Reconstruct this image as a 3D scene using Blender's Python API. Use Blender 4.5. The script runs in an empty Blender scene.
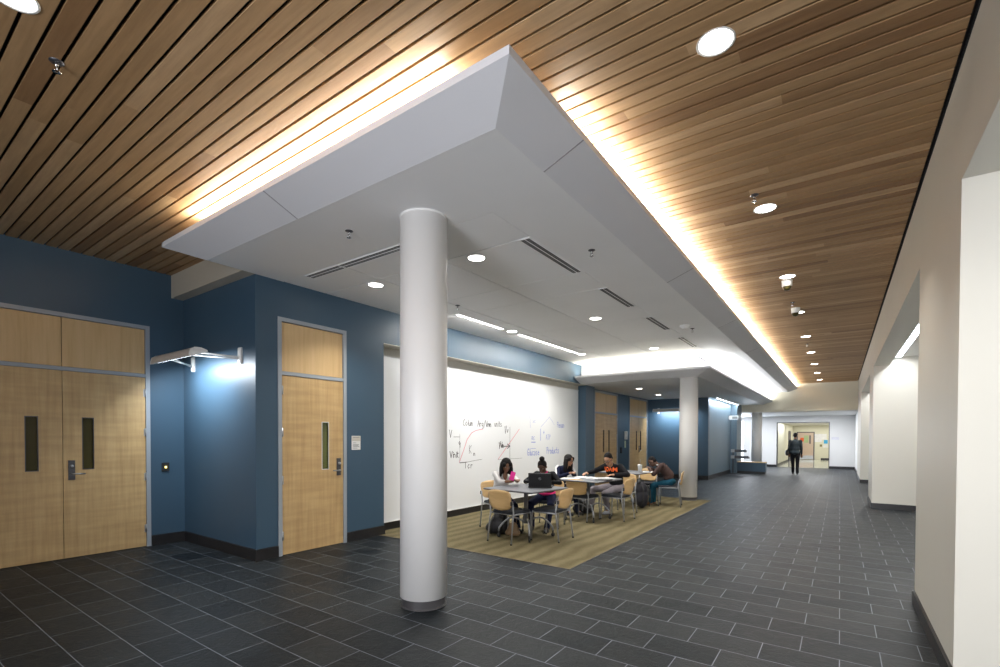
import bpy, bmesh, math, random
from mathutils import Vector, Matrix, Quaternion
from mathutils.bvhtree import BVHTree
random.seed(7)
sc = bpy.context.scene
col = sc.collection
PI = math.pi

# ------------------------------------------------------------------ materials
def new_mat(name):
    m = bpy.data.materials.new(name); m.use_nodes = True
    nt = m.node_tree; b = nt.nodes['Principled BSDF']
    return m, nt, b
def N(nt, typ, **kw):
    n = nt.nodes.new(typ)
    for k, v in kw.items():
        if k in n.inputs: n.inputs[k].default_value = v
        else: setattr(n, k, v)
    return n
def ramp(nt, stops):
    r = nt.nodes.new('ShaderNodeValToRGB'); e = r.color_ramp.elements
    while len(e) < len(stops): e.new(0.5)
    for i, (p, c) in enumerate(stops):
        e[i].position = p; e[i].color = (*c, 1)
    return r
def paint(name, c, rough=.6, var=.04, scale=3.0, bump=.02, metal=0.0, spec=.5, bscale=120):
    m, nt, b = new_mat(name)
    tc = N(nt, 'ShaderNodeTexCoord'); no = N(nt, 'ShaderNodeTexNoise', Scale=scale, Detail=4.0)
    nt.links.new(tc.outputs['Object'], no.inputs['Vector'])
    r = ramp(nt, [(.3, tuple(x*(1-var) for x in c)), (.7, tuple(min(1, x*(1+var)) for x in c))])
    nt.links.new(no.outputs['Fac'], r.inputs['Fac']); nt.links.new(r.outputs['Color'], b.inputs['Base Color'])
    b.inputs['Roughness'].default_value = rough; b.inputs['Metallic'].default_value = metal
    b.inputs['Specular IOR Level'].default_value = spec
    if bump:
        n2 = N(nt, 'ShaderNodeTexNoise', Scale=float(bscale), Detail=2.0); bp = N(nt, 'ShaderNodeBump', Strength=bump*5, Distance=.002)
        nt.links.new(tc.outputs['Object'], n2.inputs['Vector'])
        nt.links.new(n2.outputs['Fac'], bp.inputs['Height']); nt.links.new(bp.outputs['Normal'], b.inputs['Normal'])
    return m
def emit(name, c, s):
    m, nt, b = new_mat(name)
    b.inputs['Base Color'].default_value = (.8, .8, .8, 1)
    b.inputs['Emission Color'].default_value = (*c, 1); b.inputs['Emission Strength'].default_value = s
    return m
def wood(name, c1, c2, c3, axis='Z', rough=.45, band=True, sc_=1.0):
    m, nt, b = new_mat(name)
    tc = N(nt, 'ShaderNodeTexCoord'); mp = N(nt, 'ShaderNodeMapping')
    s = {'X': (1.2, 22, 22), 'Y': (22, 1.2, 22), 'Z': (22, 22, 1.2)}[axis]
    mp.inputs['Scale'].default_value = tuple(v*sc_ for v in s)
    nt.links.new(tc.outputs['Object'], mp.inputs['Vector'])
    no = N(nt, 'ShaderNodeTexNoise', Scale=1.0, Detail=6.0, Roughness=.6)
    nt.links.new(mp.outputs['Vector'], no.inputs['Vector'])
    r = ramp(nt, [(.25, c1), (.5, c2), (.8, c3)])
    nt.links.new(no.outputs['Fac'], r.inputs['Fac'])
    last = r.outputs['Color']
    if band:   # cross figure of quartered maple
        mp2 = N(nt, 'ShaderNodeMapping'); mp2.inputs['Scale'].default_value = (1.5, 1.5, 14)
        nt.links.new(tc.outputs['Object'], mp2.inputs['Vector'])
        n2 = N(nt, 'ShaderNodeTexNoise', Scale=1.0, Detail=3.0); nt.links.new(mp2.outputs['Vector'], n2.inputs['Vector'])
        r2 = ramp(nt, [(.35, (.82, .80, .78)), (.65, (1, 1, 1))]); nt.links.new(n2.outputs['Fac'], r2.inputs['Fac'])
        mx = N(nt, 'ShaderNodeMix', data_type='RGBA', blend_type='MULTIPLY'); mx.inputs[0].default_value = .8
        nt.links.new(last, mx.inputs[6]); nt.links.new(r2.outputs['Color'], mx.inputs[7]); last = mx.outputs[2]
    nt.links.new(last, b.inputs['Base Color']); b.inputs['Roughness'].default_value = rough
    return m

M = {}
M['blue'] = paint('blue_paint', (.042, .085, .130), .42, .03, 1.5)
M['blue2'] = paint('blue_grey_paint', (.13, .19, .24), .45, .03, 1.5)
M['cream'] = paint('cream_paint', (.61, .59, .52), .5, .02, 1.0)
M['column'] = paint('column_paint', (.80, .785, .76), .45, .02, 1.0)
M['white'] = paint('white_paint', (.80, .79, .77), .55, .02, 1.0)
M['coolwhite'] = paint('cool_white_paint', (.75, .75, .74), .55, .02, 1.0)
M['soffit'] = paint('soffit_paint', (.86, .86, .86), .6, .02, 1.0)
M['fascia'] = paint('fascia_paint', (.70, .70, .72), .55, .02, 1.0)
M['board'] = paint('whiteboard_enamel', (.83, .85, .865), .16, .01, .6, bump=0)
M['black'] = paint('black_gap', (.012, .012, .013), .8, .1, 5)
M['base'] = paint('black_rubber_base', (.018, .017, .018), .38, .15, 8, bump=.03)
M['colbase'] = paint('column_base_rubber', (.055, .052, .055), .4, .1, 8)
M['frame'] = paint('grey_frame_paint', (.31, .34, .37), .4, .03, 2, bump=0)
M['steel'] = paint('satin_steel', (.45, .46, .47), .3, .04, 10, metal=.85, bump=0)
M['darksteel'] = paint('dark_steel', (.10, .10, .11), .35, .05, 10, metal=.7, bump=0)
M['chrome'] = paint('chrome', (.7, .7, .7), .15, .03, 10, metal=1, bump=0)
M['whitemetal'] = paint('white_metal', (.72, .72, .70), .35, .02, 5, bump=0)
M['fixture'] = paint('fixture_grey', (.50, .46, .42), .4, .03, 5, bump=0)
M['glass'] = paint('wired_glass', (.055, .046, .014), .3, .1, 4, bump=0, spec=.15)
M['glassgreen'] = paint('green_glass', (.10, .11, .03), .15, .2, 2, bump=0)
M['door'] = wood('maple_door', (.45, .295, .13), (.55, .37, .17), (.62, .44, .22), 'Z')
M['transom'] = wood('maple_transom', (.52, .34, .15), (.60, .41, .20), (.66, .46, .24), 'Z', band=False)
M['chairwood'] = wood('chair_plywood', (.54, .35, .155), (.62, .42, .20), (.68, .47, .245), 'X', .35, band=False)
M['seat'] = paint('black_upholstery', (.022, .026, .035), .85, .15, 30, bump=.06)
M['tabletop'] = paint('grey_laminate', (.16, .17, .19), .42, .05, 30, bump=0)
M['edge'] = paint('dark_edge_band', (.05, .05, .055), .5, .05, 8)
M['tube'] = paint('silver_tube', (.30, .31, .33), .35, .03, 8, metal=.3, bump=0)
M['eye'] = paint('eye_white', (.30, .28, .26), .8, .02, 4, bump=0)
M['rubber'] = paint('black_rubber', (.015, .015, .015), .6, .1, 10)
M['plastic_white'] = paint('white_plastic', (.78, .78, .76), .35, .02, 4, bump=0)
M['lamp'] = emit('lamp_lens', (1, .97, .90), 14)
M['slot'] = emit('slot_lens', (1, .98, .95), 9)
M['cove'] = emit('cove_tube', (1, .93, .78), 6)
M['coolslot'] = emit('cool_slot_lens', (.8, .9, 1), 8)
M['day'] = emit('daylight', (.86, .91, 1), 2.2)

def slat_material():
    m, nt, b = new_mat('slat_wood'); L = nt.links
    tc = N(nt, 'ShaderNodeTexCoord'); sp = N(nt, 'ShaderNodeSeparateXYZ'); L.new(tc.outputs['Object'], sp.inputs[0])
    dv = N(nt, 'ShaderNodeMath', operation='DIVIDE'); dv.inputs[1].default_value = PITCH; L.new(sp.outputs['Y'], dv.inputs[0])
    fl = N(nt, 'ShaderNodeMath', operation='FLOOR'); L.new(dv.outputs[0], fl.inputs[0])
    wn0 = N(nt, 'ShaderNodeTexWhiteNoise', noise_dimensions='1D'); L.new(fl.outputs[0], wn0.inputs['W'])
    ml = N(nt, 'ShaderNodeMath', operation='MULTIPLY_ADD'); ml.inputs[1].default_value = 2.6; L.new(wn0.outputs['Value'], ml.inputs[0]); L.new(sp.outputs['X'], ml.inputs[2])
    d2 = N(nt, 'ShaderNodeMath', operation='DIVIDE'); d2.inputs[1].default_value = 3.0; L.new(ml.outputs[0], d2.inputs[0])
    f2 = N(nt, 'ShaderNodeMath', operation='FLOOR'); L.new(d2.outputs[0], f2.inputs[0])
    cb = N(nt, 'ShaderNodeCombineXYZ'); L.new(fl.outputs[0], cb.inputs[0]); L.new(f2.outputs[0], cb.inputs[1])
    wn = N(nt, 'ShaderNodeTexWhiteNoise', noise_dimensions='3D'); L.new(cb.outputs[0], wn.inputs['Vector'])
    r = ramp(nt, [(0, (.26, .145, .068)), (.2, (.365, .225, .108)), (.8, (.43, .275, .140)), (1, (.54, .37, .21))]); L.new(wn.outputs['Value'], r.inputs['Fac'])
    mp = N(nt, 'ShaderNodeMapping'); mp.inputs['Scale'].default_value = (1.3, 18, 18); L.new(tc.outputs['Object'], mp.inputs['Vector'])
    ad = N(nt, 'ShaderNodeVectorMath', operation='ADD'); L.new(mp.outputs[0], ad.inputs[0]); L.new(wn.outputs['Color'], ad.inputs[1])
    no = N(nt, 'ShaderNodeTexNoise', Scale=1.5, Detail=6.0, Roughness=.65); L.new(ad.outputs[0], no.inputs['Vector'])
    r2 = ramp(nt, [(.3, (.78, .74, .70)), (.65, (1.04, 1.02, 1.0))]); L.new(no.outputs['Fac'], r2.inputs['Fac'])
    mx = N(nt, 'ShaderNodeMix', data_type='RGBA', blend_type='MULTIPLY'); mx.inputs[0].default_value = 1
    L.new(r.outputs['Color'], mx.inputs[6]); L.new(r2.outputs['Color'], mx.inputs[7]); L.new(mx.outputs[2], b.inputs['Base Color'])
    b.inputs['Roughness'].default_value = .5; b.inputs['Specular IOR Level'].default_value = .25
    return m
PITCH = .112
M['slat'] = slat_material()

def floor_material():
    m, nt, b = new_mat('slate_tile'); L = nt.links
    tc = N(nt, 'ShaderNodeTexCoord'); mp = N(nt, 'ShaderNodeMapping'); mp.inputs['Location'].default_value = (2.27+.457*40, -.955+.30*40, 0)
    L.new(tc.outputs['Object'], mp.inputs['Vector'])
    br = N(nt, 'ShaderNodeTexBrick', Scale=1.0); br.offset = .5; br.offset_frequency = 2; br.squash = 1
    br.inputs['Brick Width'].default_value = .457; br.inputs['Row Height'].default_value = .30
    br.inputs['Mortar Size'].default_value = .0034; br.inputs['Mortar Smooth'].default_value = .3; br.inputs['Bias'].default_value = 0
    br.inputs['Color1'].default_value = (.0060, .0090, .0118, 1); br.inputs['Color2'].default_value = (.0200, .0235, .0255, 1)
    br.inputs['Mortar'].default_value = (.19, .21, .245, 1)
    L.new(mp.outputs[0], br.inputs['Vector'])
    no = N(nt, 'ShaderNodeTexNoise', Scale=4.0, Detail=8.0, Roughness=.7, Distortion=1.2); L.new(tc.outputs['Object'], no.inputs['Vector'])
    r = ramp(nt, [(.3, (.6, .63, .66)), (.58, (1.15, 1.15, 1.15)), (.72, (2.0, 2.0, 2.0))]); L.new(no.outputs['Fac'], r.inputs['Fac'])
    mx = N(nt, 'ShaderNodeMix', data_type='RGBA', blend_type='MULTIPLY'); mx.inputs[0].default_value = .8
    L.new(br.outputs['Color'], mx.inputs[6]); L.new(r.outputs['Color'], mx.inputs[7]); L.new(mx.outputs[2], b.inputs['Base Color'])
    rr = N(nt, 'ShaderNodeMapRange'); rr.inputs['To Min'].default_value = .34; rr.inputs['To Max'].default_value = .60; b.inputs['Specular IOR Level'].default_value = .2
    L.new(no.outputs['Fac'], rr.inputs['Value']); L.new(rr.outputs[0], b.inputs['Roughness'])
    n2 = N(nt, 'ShaderNodeTexNoise', Scale=9.0, Detail=7.0, Roughness=.65, Distortion=2.0); L.new(tc.outputs['Object'], n2.inputs['Vector'])
    h = N(nt, 'ShaderNodeMath', operation='MULTIPLY_ADD'); L.new(br.outputs['Fac'], h.inputs[0]); h.inputs[1].default_value = -.8; L.new(n2.outputs['Fac'], h.inputs[2])
    bp = N(nt, 'ShaderNodeBump', Strength=.7, Distance=.008); L.new(h.outputs[0], bp.inputs['Height']); L.new(bp.outputs[0], b.inputs['Normal'])
    return m
M['floor'] = floor_material()
def carpet_material():
    m, nt, b = new_mat('carpet_tile'); L = nt.links
    tc = N(nt, 'ShaderNodeTexCoord'); sp = N(nt, 'ShaderNodeSeparateXYZ'); L.new(tc.outputs['Object'], sp.inputs[0])
    nz = N(nt, 'ShaderNodeTexNoise', Scale=1.4, Detail=2.0); L.new(tc.outputs['Object'], nz.inputs['Vector'])
    a = N(nt, 'ShaderNodeMath', operation='MULTIPLY_ADD'); a.inputs[1].default_value = .25; L.new(nz.outputs['Fac'], a.inputs[0]); L.new(sp.outputs['X'], a.inputs[2])
    s = N(nt, 'ShaderNodeMath', operation='MULTIPLY'); s.inputs[1].default_value = 2*PI/.24; L.new(a.outputs[0], s.inputs[0])
    si = N(nt, 'ShaderNodeMath', operation='SINE'); L.new(s.outputs[0], si.inputs[0])
    f = N(nt, 'ShaderNodeTexNoise', Scale=90.0, Detail=2.0); L.new(tc.outputs['Object'], f.inputs['Vector'])
    a2 = N(nt, 'ShaderNodeMath', operation='MULTIPLY_ADD'); a2.inputs[1].default_value = .17; L.new(si.outputs[0], a2.inputs[0]); L.new(f.outputs['Fac'], a2.inputs[2])
    r = ramp(nt, [(.2, (.095, .079, .040)), (.5, (.138, .116, .064)), (.85, (.19, .162, .096))]); L.new(a2.outputs[0], r.inputs['Fac'])
    L.new(r.outputs['Color'], b.inputs['Base Color']); b.inputs['Roughness'].default_value = .95
    b.inputs['Specular IOR Level'].default_value = .1
    bp = N(nt, 'ShaderNodeBump', Strength=.6, Distance=.004); L.new(f.outputs['Fac'], bp.inputs['Height']); L.new(bp.outputs[0], b.inputs['Normal'])
    return m
M['carpet'] = carpet_material()

# ------------------------------------------------------------------ mesh builder
class MB:
    def __init__(s): s.v = []; s.f = []; s.smooth = []
    def add(s, vs, fs, smooth=False):
        n = len(s.v); s.v += [Vector(v) for v in vs]
        for f in fs: s.f.append([i+n for i in f]); s.smooth.append(smooth)
        return s
    def box(s, x0, x1, y0, y1, z0, z1, mat=None):
        vs = [Vector((x, y, z)) for z in (z0, z1) for x, y in ((x0, y0), (x1, y0), (x1, y1), (x0, y1))]
        if mat is not None: vs = [mat @ v for v in vs]
        return s.add(vs, [(3, 2, 1, 0), (4, 5, 6, 7), (0, 1, 5, 4), (1, 2, 6, 5), (2, 3, 7, 6), (3, 0, 4, 7)])
    def rbox(s, x0, x1, y0, y1, z0, z1, r=.01, mat=None, n=3):
        """box with rounded corners seen from above and a small chamfer top and bottom"""
        pts = []
        for cx, cy, a0 in ((x1-r, y1-r, 0), (x0+r, y1-r, PI/2), (x0+r, y0+r, PI), (x1-r, y0+r, 3*PI/2)):
            for k in range(n+1):
                a = a0+PI/2*k/n; pts.append((cx+r*math.cos(a), cy+r*math.sin(a)))
        c = min(r*.5, (z1-z0)*.3); cx, cy = (x0+x1)/2, (y0+y1)/2
        rings = []
        for z, ins in ((z0, c), (z0+c, 0), (z1-c, 0), (z1, c)):
            rings.append([(px-math.copysign(min(ins, abs(px-cx)), px-cx), py-math.copysign(min(ins, abs(py-cy)), py-cy), z) for px, py in pts])
        vs = [Vector(p) for rg in rings for p in rg]; k = len(pts)
        if mat is not None: vs = [mat @ v for v in vs]
        fs = [tuple(range(k))[::-1], tuple(range(3*k, 4*k))]
        for j in range(3):
            for i in range(k): fs.append((j*k+i, j*k+(i+1) % k, (j+1)*k+(i+1) % k, (j+1)*k+i))
        return s.add(vs, fs)
    def tube(s, pts, r, n=10, caps=True):
        pts = [Vector(p) for p in pts]
        rs = r if isinstance(r, (list, tuple)) else [r]*len(pts)
        vs = []; up = None
        for i, p in enumerate(pts):
            t = (pts[min(i+1, len(pts)-1)]-pts[max(i-1, 0)]).normalized()
            if up is None: up = t.orthogonal().normalized()
            u = (up-t*up.dot(t))
            u = u.normalized() if u.length > 1e-6 else t.orthogonal().normalized()
            up = u; w = t.cross(u)
            for k in range(n):
                a = 2*PI*k/n; vs.append(p+(u*math.cos(a)+w*math.sin(a))*rs[i])
        fs = []
        for i in range(len(pts)-1):
            for k in range(n): fs.append((i*n+k, i*n+(k+1) % n, (i+1)*n+(k+1) % n, (i+1)*n+k))
        s.add(vs, fs, True)
        if caps:
            m = len(s.v)-len(vs)
            s.f.append([m+k for k in range(n)][::-1]); s.smooth.append(False)
            s.f.append([m+(len(pts)-1)*n+k for k in range(n)]); s.smooth.append(False)
        return s
    def lathe(s, prof, c=(0, 0, 0), n=24, mat=None):
        """prof: (r, z) list; closed at both ends when r == 0"""
        vs = []
        for r, z in prof:
            for k in range(n):
                a = 2*PI*k/n; vs.append(Vector((c[0]+r*math.cos(a), c[1]+r*math.sin(a), c[2]+z)))
        if mat is not None: vs = [mat @ v for v in vs]
        fs = []
        for i in range(len(prof)-1):
            for k in range(n): fs.append((i*n+k, i*n+(k+1) % n, (i+1)*n+(k+1) % n, (i+1)*n+k))
        return s.add(vs, fs, True)
    def ball(s, c, r, sx=1, sy=1, sz=1, n=12, mat=None):
        prof = [(max(1e-5, math.cos(a)*r), math.sin(a)*r) for a in [-PI/2+PI*k/(n//2+2) for k in range(n//2+3)]]
        vs = []
        for rr, z in prof:
            for k in range(n):
                a = 2*PI*k/n; v = Vector((rr*math.cos(a)*sx, rr*math.sin(a)*sy, z*sz))
                if mat is not None: v = mat @ v
                vs.append(v+Vector(c))
        fs = []
        for i in range(len(prof)-1):
            for k in range(n): fs.append((i*n+k, i*n+(k+1) % n, (i+1)*n+(k+1) % n, (i+1)*n+k))
        return s.add(vs, fs, True)
    def prism(s, poly, a0, a1, axis='Z'):
        """poly in the plane normal to axis, pushed from a0 to a1"""
        def P(u, v, w): return {'Z': (u, v, w), 'Y': (u, w, v), 'X': (w, u, v)}[axis]
        k = len(poly); vs = [P(u, v, a0) for u, v in poly]+[P(u, v, a1) for u, v in poly]
        fs = [tuple(range(k))[::-1], tuple(range(k, 2*k))]+[(i, (i+1) % k, k+(i+1) % k, k+i) for i in range(k)]
        return s.add(vs, fs)
    def mesh(s, name):
        me = bpy.data.meshes.new(name); me.from_pydata([tuple(v) for v in s.v], [], s.f)
        bm = bmesh.new(); bm.from_mesh(me)
        for f, sm in zip(bm.faces, s.smooth): f.smooth = sm
        bmesh.ops.recalc_face_normals(bm, faces=bm.faces); bm.to_mesh(me); bm.free()
        return me
    def build(s, name, mat, parent=None, loc=None, rz=0):
        o = bpy.data.objects.new(name, s.mesh(name)); col.objects.link(o)
        o.data.materials.append(M[mat] if isinstance(mat, str) else mat)
        if parent is not None: o.parent = parent
        if loc is not None: o.location = loc
        if rz: o.rotation_euler = (0, 0, rz)
        return o
def struct(o): o['kind'] = 'structure'; return o
def tag(o, label, cat, group=None, kind=None):
    o['label'] = label; o['category'] = cat
    if group: o['group'] = group
    if kind: o['kind'] = kind
    return o
def thing(name, loc=(0, 0, 0), rz=0, label=None, cat=None, group=None):
    o = bpy.data.objects.new(name, None); col.objects.link(o); o.location = loc; o.rotation_euler = (0, 0, rz)
    o.empty_display_size = .1
    if label: tag(o, label, cat, group)
    return o
def copy_tree(o, parent=None):
    c = o.copy(); col.objects.link(c); c.parent = parent
    for ch in list(o.children): copy_tree(ch, c)
    return c
def area(name, loc, size, power, color=(1, 1, 1), rot=(0, 0, 0), sy=None, spread=PI, shape=None):
    l = bpy.data.lights.new(name, 'AREA'); l.energy = power; l.color = color; l.spread = spread
    if shape: l.shape = shape; l.size = size
    elif sy: l.shape = 'RECTANGLE'; l.size = size; l.size_y = sy
    else: l.size = size
    o = bpy.data.objects.new(name, l); col.objects.link(o); o.location = loc; o.rotation_euler = rot
    return o

# ------------------------------------------------------------------ key dimensions
XL, XD, XB, XR = -7.66, -5.69, -5.92, .57     # far-left wall, door wall, board wall, right wall
YP, YE = 2.98, 23.5                            # projecting wall, far beam
ZW, ZS, ZS2, ZH = 3.745, 3.43, 2.93, 3.03      # slat ceiling, upper soffit, lower soffit, right openings
YB = -5.0                                      # behind the camera

# ------------------------------------------------------------------ floor and walls
struct(MB().box(-7.9, 4.0, YB-.2, 28.6, -.1, 0).build('floor', 'floor'))
fl2 = struct(MB().box(-4.5, 2.5, 28.6, 42, -.1, 0).build('floor_corridor', paint('polished_floor', (.42, .42, .37), .12, .03, 2, bump=0)))
def base_run(name, x0, y0, x1, y1, side, h=.14, t=.014, mat='base'):
    """black base strip along the wall from (x0,y0) to (x1,y1); side = outward normal"""
    nx, ny = side
    xa, xb = sorted((x0, x1)); ya, yb = sorted((y0, y1))
    if nx: xa, xb = sorted((x0, x0+nx*t))
    else: ya, yb = sorted((y0, y0+ny*t))
    m = MB().box(xa, xb, ya, yb, 0, h-.006)
    # eased top edge
    if nx: m.box(min(x0, x0+nx*t*.6), max(x0, x0+nx*t*.6), ya, yb, h-.006, h)
    else: m.box(xa, xb, min(y0, y0+ny*t*.6), max(y0, y0+ny*t*.6), h-.006, h)
    return struct(m.build(name, mat))
T = .2
# left wall, with the opening of the double door left out
D1 = (-.0, 2.60)   # double door frame y range
def wall_x(name, x, side, y0, y1, z1, holes, mat, t=T):
    """wall whose face is the plane x; side = -1 body extends to -x. holes: (ya, yb, za, zb)"""
    xa, xb = sorted((x, x+side*t)); m = MB(); y = y0
    for ya, yb, za, zb in sorted(holes):
        m.box(xa, xb, y, ya, 0, z1)
        if za > 0: m.box(xa, xb, ya, yb, 0, za)
        if zb < z1: m.box(xa, xb, ya, yb, zb, z1)
        y = yb
    m.box(xa, xb, y, y1, 0, z1)
    return struct(m.build(name, mat))
def wall_y(name, y, side, x0, x1, z1, holes, mat, t=T, z0=0):
    ya, yb = sorted((y, y+side*t)); m = MB(); x = x0
    for xa, xb, za, zb in sorted(holes):
        m.box(x, xa, ya, yb, z0, z1)
        if za > z0: m.box(xa, xb, ya, yb, z0, za)
        if zb < z1: m.box(xa, xb, ya, yb, zb, z1)
        x = xb
    m.box(x, x1, ya, yb, z0, z1)
    return struct(m.build(name, mat))

DD = (.765, 2.565, 2.985)      # double door y0, y1, top
SD = (3.255, 4.265, 2.985)    # single door
wall_x('wall_left', XL, -1, YB, YP+.2, ZW+.05, [(DD[0], DD[1], 0, DD[2])], 'blue')
wall_y('wall_alcove', YP, 1, XL, XD-.2, ZW+.05, [], 'blue')
YWB0, YWB1, YPI = 4.95, 12.08, 12.66
# door wall, from the corner to the whiteboard recess, then the header above the board
m = MB()
m.box(XD-.2, XD, YP, SD[0], 0, ZS+.1).box(XD-.2, XD, SD[1], YWB0, 0, ZS+.1).box(XD-.2, XD, SD[0], SD[1], SD[2], ZS+.1)
m.box(XD-.2, XD, YWB0, YPI, ZS2, ZS+.1)
m.box(XB-.06, XD, YWB1, YPI, 0, ZS2)
struct(m.build('wall_doors', 'blue'))
struct(MB().box(XB-.2, XB, YWB0-.1, YWB1, 0, ZS2+.1).build('wall_board', 'cream'))
struct(MB().box(XB, XD-.002, YWB0-.012, YWB0, .0, ZS2).box(XB, XD-.002, YWB0, YWB1, ZS2-.012, ZS2).build('trim_1', 'cream'))
X3 = -5.94
D3, D4 = (13.19, 15.02, 2.90), (16.08, 17.96, 2.90)
wall_x('wall_far_doors', X3, -1, YPI-.1, 18.3, ZS2+.1, [(D3[0], D3[1], 0, D3[2]), (D4[0], D4[1], 0, D4[2])], 'blue')
YK = 18.1
struct(MB().box(X3, -3.8, YK, YK+.18, 0, ZS2+.04).build('wall_back_blue', 'blue'))
struct(MB().box(-4.0, -3.8, YK+.18, 22.35, 0, ZS2+.1).box(-4.0, -3.56, 22.35, 23.5, 0, ZS2+.1).build('wall_corridor_blue', 'blue2'))
base_run('baseboard_left', XL, DD[1], XL, YP, (1, 0))
base_run('baseboard_alcove', XL, YP, XD, YP, (0, -1))
base_run('baseboard_corner', XD, YP-.014, XD, SD[0], (1, 0))
base_run('baseboard_doors', XD, SD[1], XD, YWB0, (1, 0))
base_run('baseboard_jamb', XB, YWB0, XD+.014, YWB0, (0, 1), t=.012)
base_run('baseboard_board', XB, YWB0+.014, XB, YWB1, (1, 0), .13)
base_run('baseboard_pillar', XD, YWB1, XD, YPI, (1, 0))
base_run('baseboard_pillar_front', XB, YWB1, XD+.014, YWB1, (0, -1))
base_run('baseboard_back', X3, YK, -3.8, YK, (0, -1), .15)
base_run('baseboard_corridor', -3.8, YK-.014, -3.8, 22.35, (1, 0), .15)
base_run('baseboard_between', X3, D3[1], X3, D4[0], (1, 0))

# right side: piers, openings and the alcoves behind them
XA = 2.9
piers = [(3.9, 5.71), (12.95, 14.45), (20.05, 23.5)]
for i, (a, b) in enumerate(piers):
    struct(MB().box(XR, XA, a, b, 0, ZW+.05).build(f'wall_pier_{i+1}', 'cream'))
    t = .016
    m = MB().box(XR-t, XR, a-t, b+t, 0, .115).box(XR, XA, a-t, a, 0, .115).box(XR, XA, b, b+t, 0, .115)
    m.box(XR-t*.5, XR, a, b, .115, .121)
    struct(m.build(f'baseboard_pier_{i+1}', 'base'))
opens = [(YB, 3.9), (5.71, 12.95), (14.45, 20.05)]
m = MB()
for a, b in opens: m.box(XR, XR+.26, a, b, ZH, ZW+.05)
struct(m.build('wall_right_header', 'cream'))
m = MB()
for a, b in opens: m.box(XR+.26, XR+.29, a, b, ZH+.16, ZH+.24).box(XR+.29, XA, a, b, ZH+.16, ZH+.24)
struct(m.build('ceiling_alcoves', 'white'))
struct(MB().box(XA, XA+.2, YB, 23.6, 0, ZH+.3).build('wall_right', 'white'))
wall_y('wall_behind', YB, -1, -7.9, XA+.2, ZW+.05, [(-2.2, .5, .3, 2.9)], 'cream')
w = struct(thing('fill_window', (-.85, YB-.1, .3)))  # unseen framed window, added to carry the front fill light
m = MB()
for k in range(3): m.box(-1.35+1.32*k, -1.35+1.32*k+.06, -.05, .05, 0, 2.6)
m.box(-1.29, 1.29, -.049, .049, 0, .06).box(-1.29, 1.29, -.049, .049, 2.54, 2.6)
m.build('window_frame', 'frame', w)
MB().box(-1.35, 1.35, -.08, -.07, 0, 2.6).build('glass', 'day', w)
area('front_fill', (-.85, YB+.06, 1.4), 2.6, 210, (.91, .93, 1), sy=2.0, rot=(math.radians(97), 0, 0), spread=2.0)  # fill added behind the camera to brighten column, fascia and soffit

# far room beyond the beam
ZF = 2.62; YF = 28.46
struct(MB().box(-4.0, XR, YE, YE+.4, ZF, ZW+.05).build('wall_beam', paint('beam_warm_lit_cream', (.72, .68, .54), .5, .02, 1)))  # cream with the warm light falling on the beam put into its colour
struct(MB().box(-7.9, XR+.4, YE+.4, YF, ZF-.02, ZF+.1).build('ceiling_far', 'coolwhite'))
wall_y('wall_far', YF, 1, -7.9, XR+.3, ZF, [(-5.75, -4.15, .25, 2.45), (-2.63, -.44, 0, 2.26)], 'coolwhite', t=.25)
struct(MB().box(XR+.03, XR+.23, 23.5, YF, 0, ZF).build('wall_far_right', 'coolwhite'))
struct(MB().box(-8.1, -7.9, YK, YF, 0, ZF).box(-7.9, -4.0, 23.3, 23.5, 0, ZF).build('wall_far_left', 'blue2'))
base_run('baseboard_far', -4.15, YF, -2.63, YF, (0, -1), .12)
base_run('baseboard_far_right', -.44, YF, XR+.03, YF, (0, -1), .12)
base_run('baseboard_far_side', XR+.03, 23.6, XR+.03, YF, (-1, 0), .12)
m = MB()   # cased opening
for a in (-2.66, -.44): m.box(a, a+.03, YF-.02, YF+.27, 0, 2.27)
m.box(-2.66, -.41, YF-.02, YF+.27, 2.26, 2.29)
struct(m.build('trim_2', 'darksteel'))
# window of the far room
w = struct(thing('window_1', (-4.95, YF+.1, .25)))
m = MB()
for a, b in ((-.8, -.75), (-.02, .02), (.75, .8)): m.box(a, b, -.04, .04, 0, 2.2)
for a, b in ((0, .05), (1.38, 1.42), (2.15, 2.2)): m.box(-.8, .8, -.039, .039, a, b)
m.build('window_frame', 'whitemetal', w)
MB().box(-.8, .8, .06, .07, 0, 2.2).build('glass', 'day', w)
# corridor beyond the opening
cy = paint('yellow_paint', (.68, .66, .54), .5, .03, 1)
YC = 39.5
struct(MB().box(-2.9, -2.7, YF+.25, YC, 0, 2.6).build('wall_corridor_left', cy))
struct(MB().box(.9, 1.1, YF+.25, YC, 0, 2.6).build('wall_corridor_right', cy))
struct(MB().box(-2.9, 1.1, YC, YC+.2, 0, 2.6).build('wall_corridor_end', cy))
struct(MB().box(-2.9, 1.1, YF+.25, YC+.2, 2.36, 2.6).build('ceiling_corridor', 'white'))
base_run('baseboard_corridor_end', -1.05, YC, .9, YC, (0, -1), .12)
base_run('baseboard_corridor_left', -2.7, YF+.3, -2.7, YC, (1, 0), .12)

# carpet inset
carp = MB().box(XB+.014, -2.48, 4.86, 12.24, .0, .006).build('floor_carpet', 'carpet'); carp['kind'] = 'structure'
struct(MB().box(-2.48, -2.474, 4.854, 12.24, 0, .007).box(XD+.02, -2.474, 4.852, 4.86, 0, .007).build('trim_3', 'colbase'))

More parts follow.
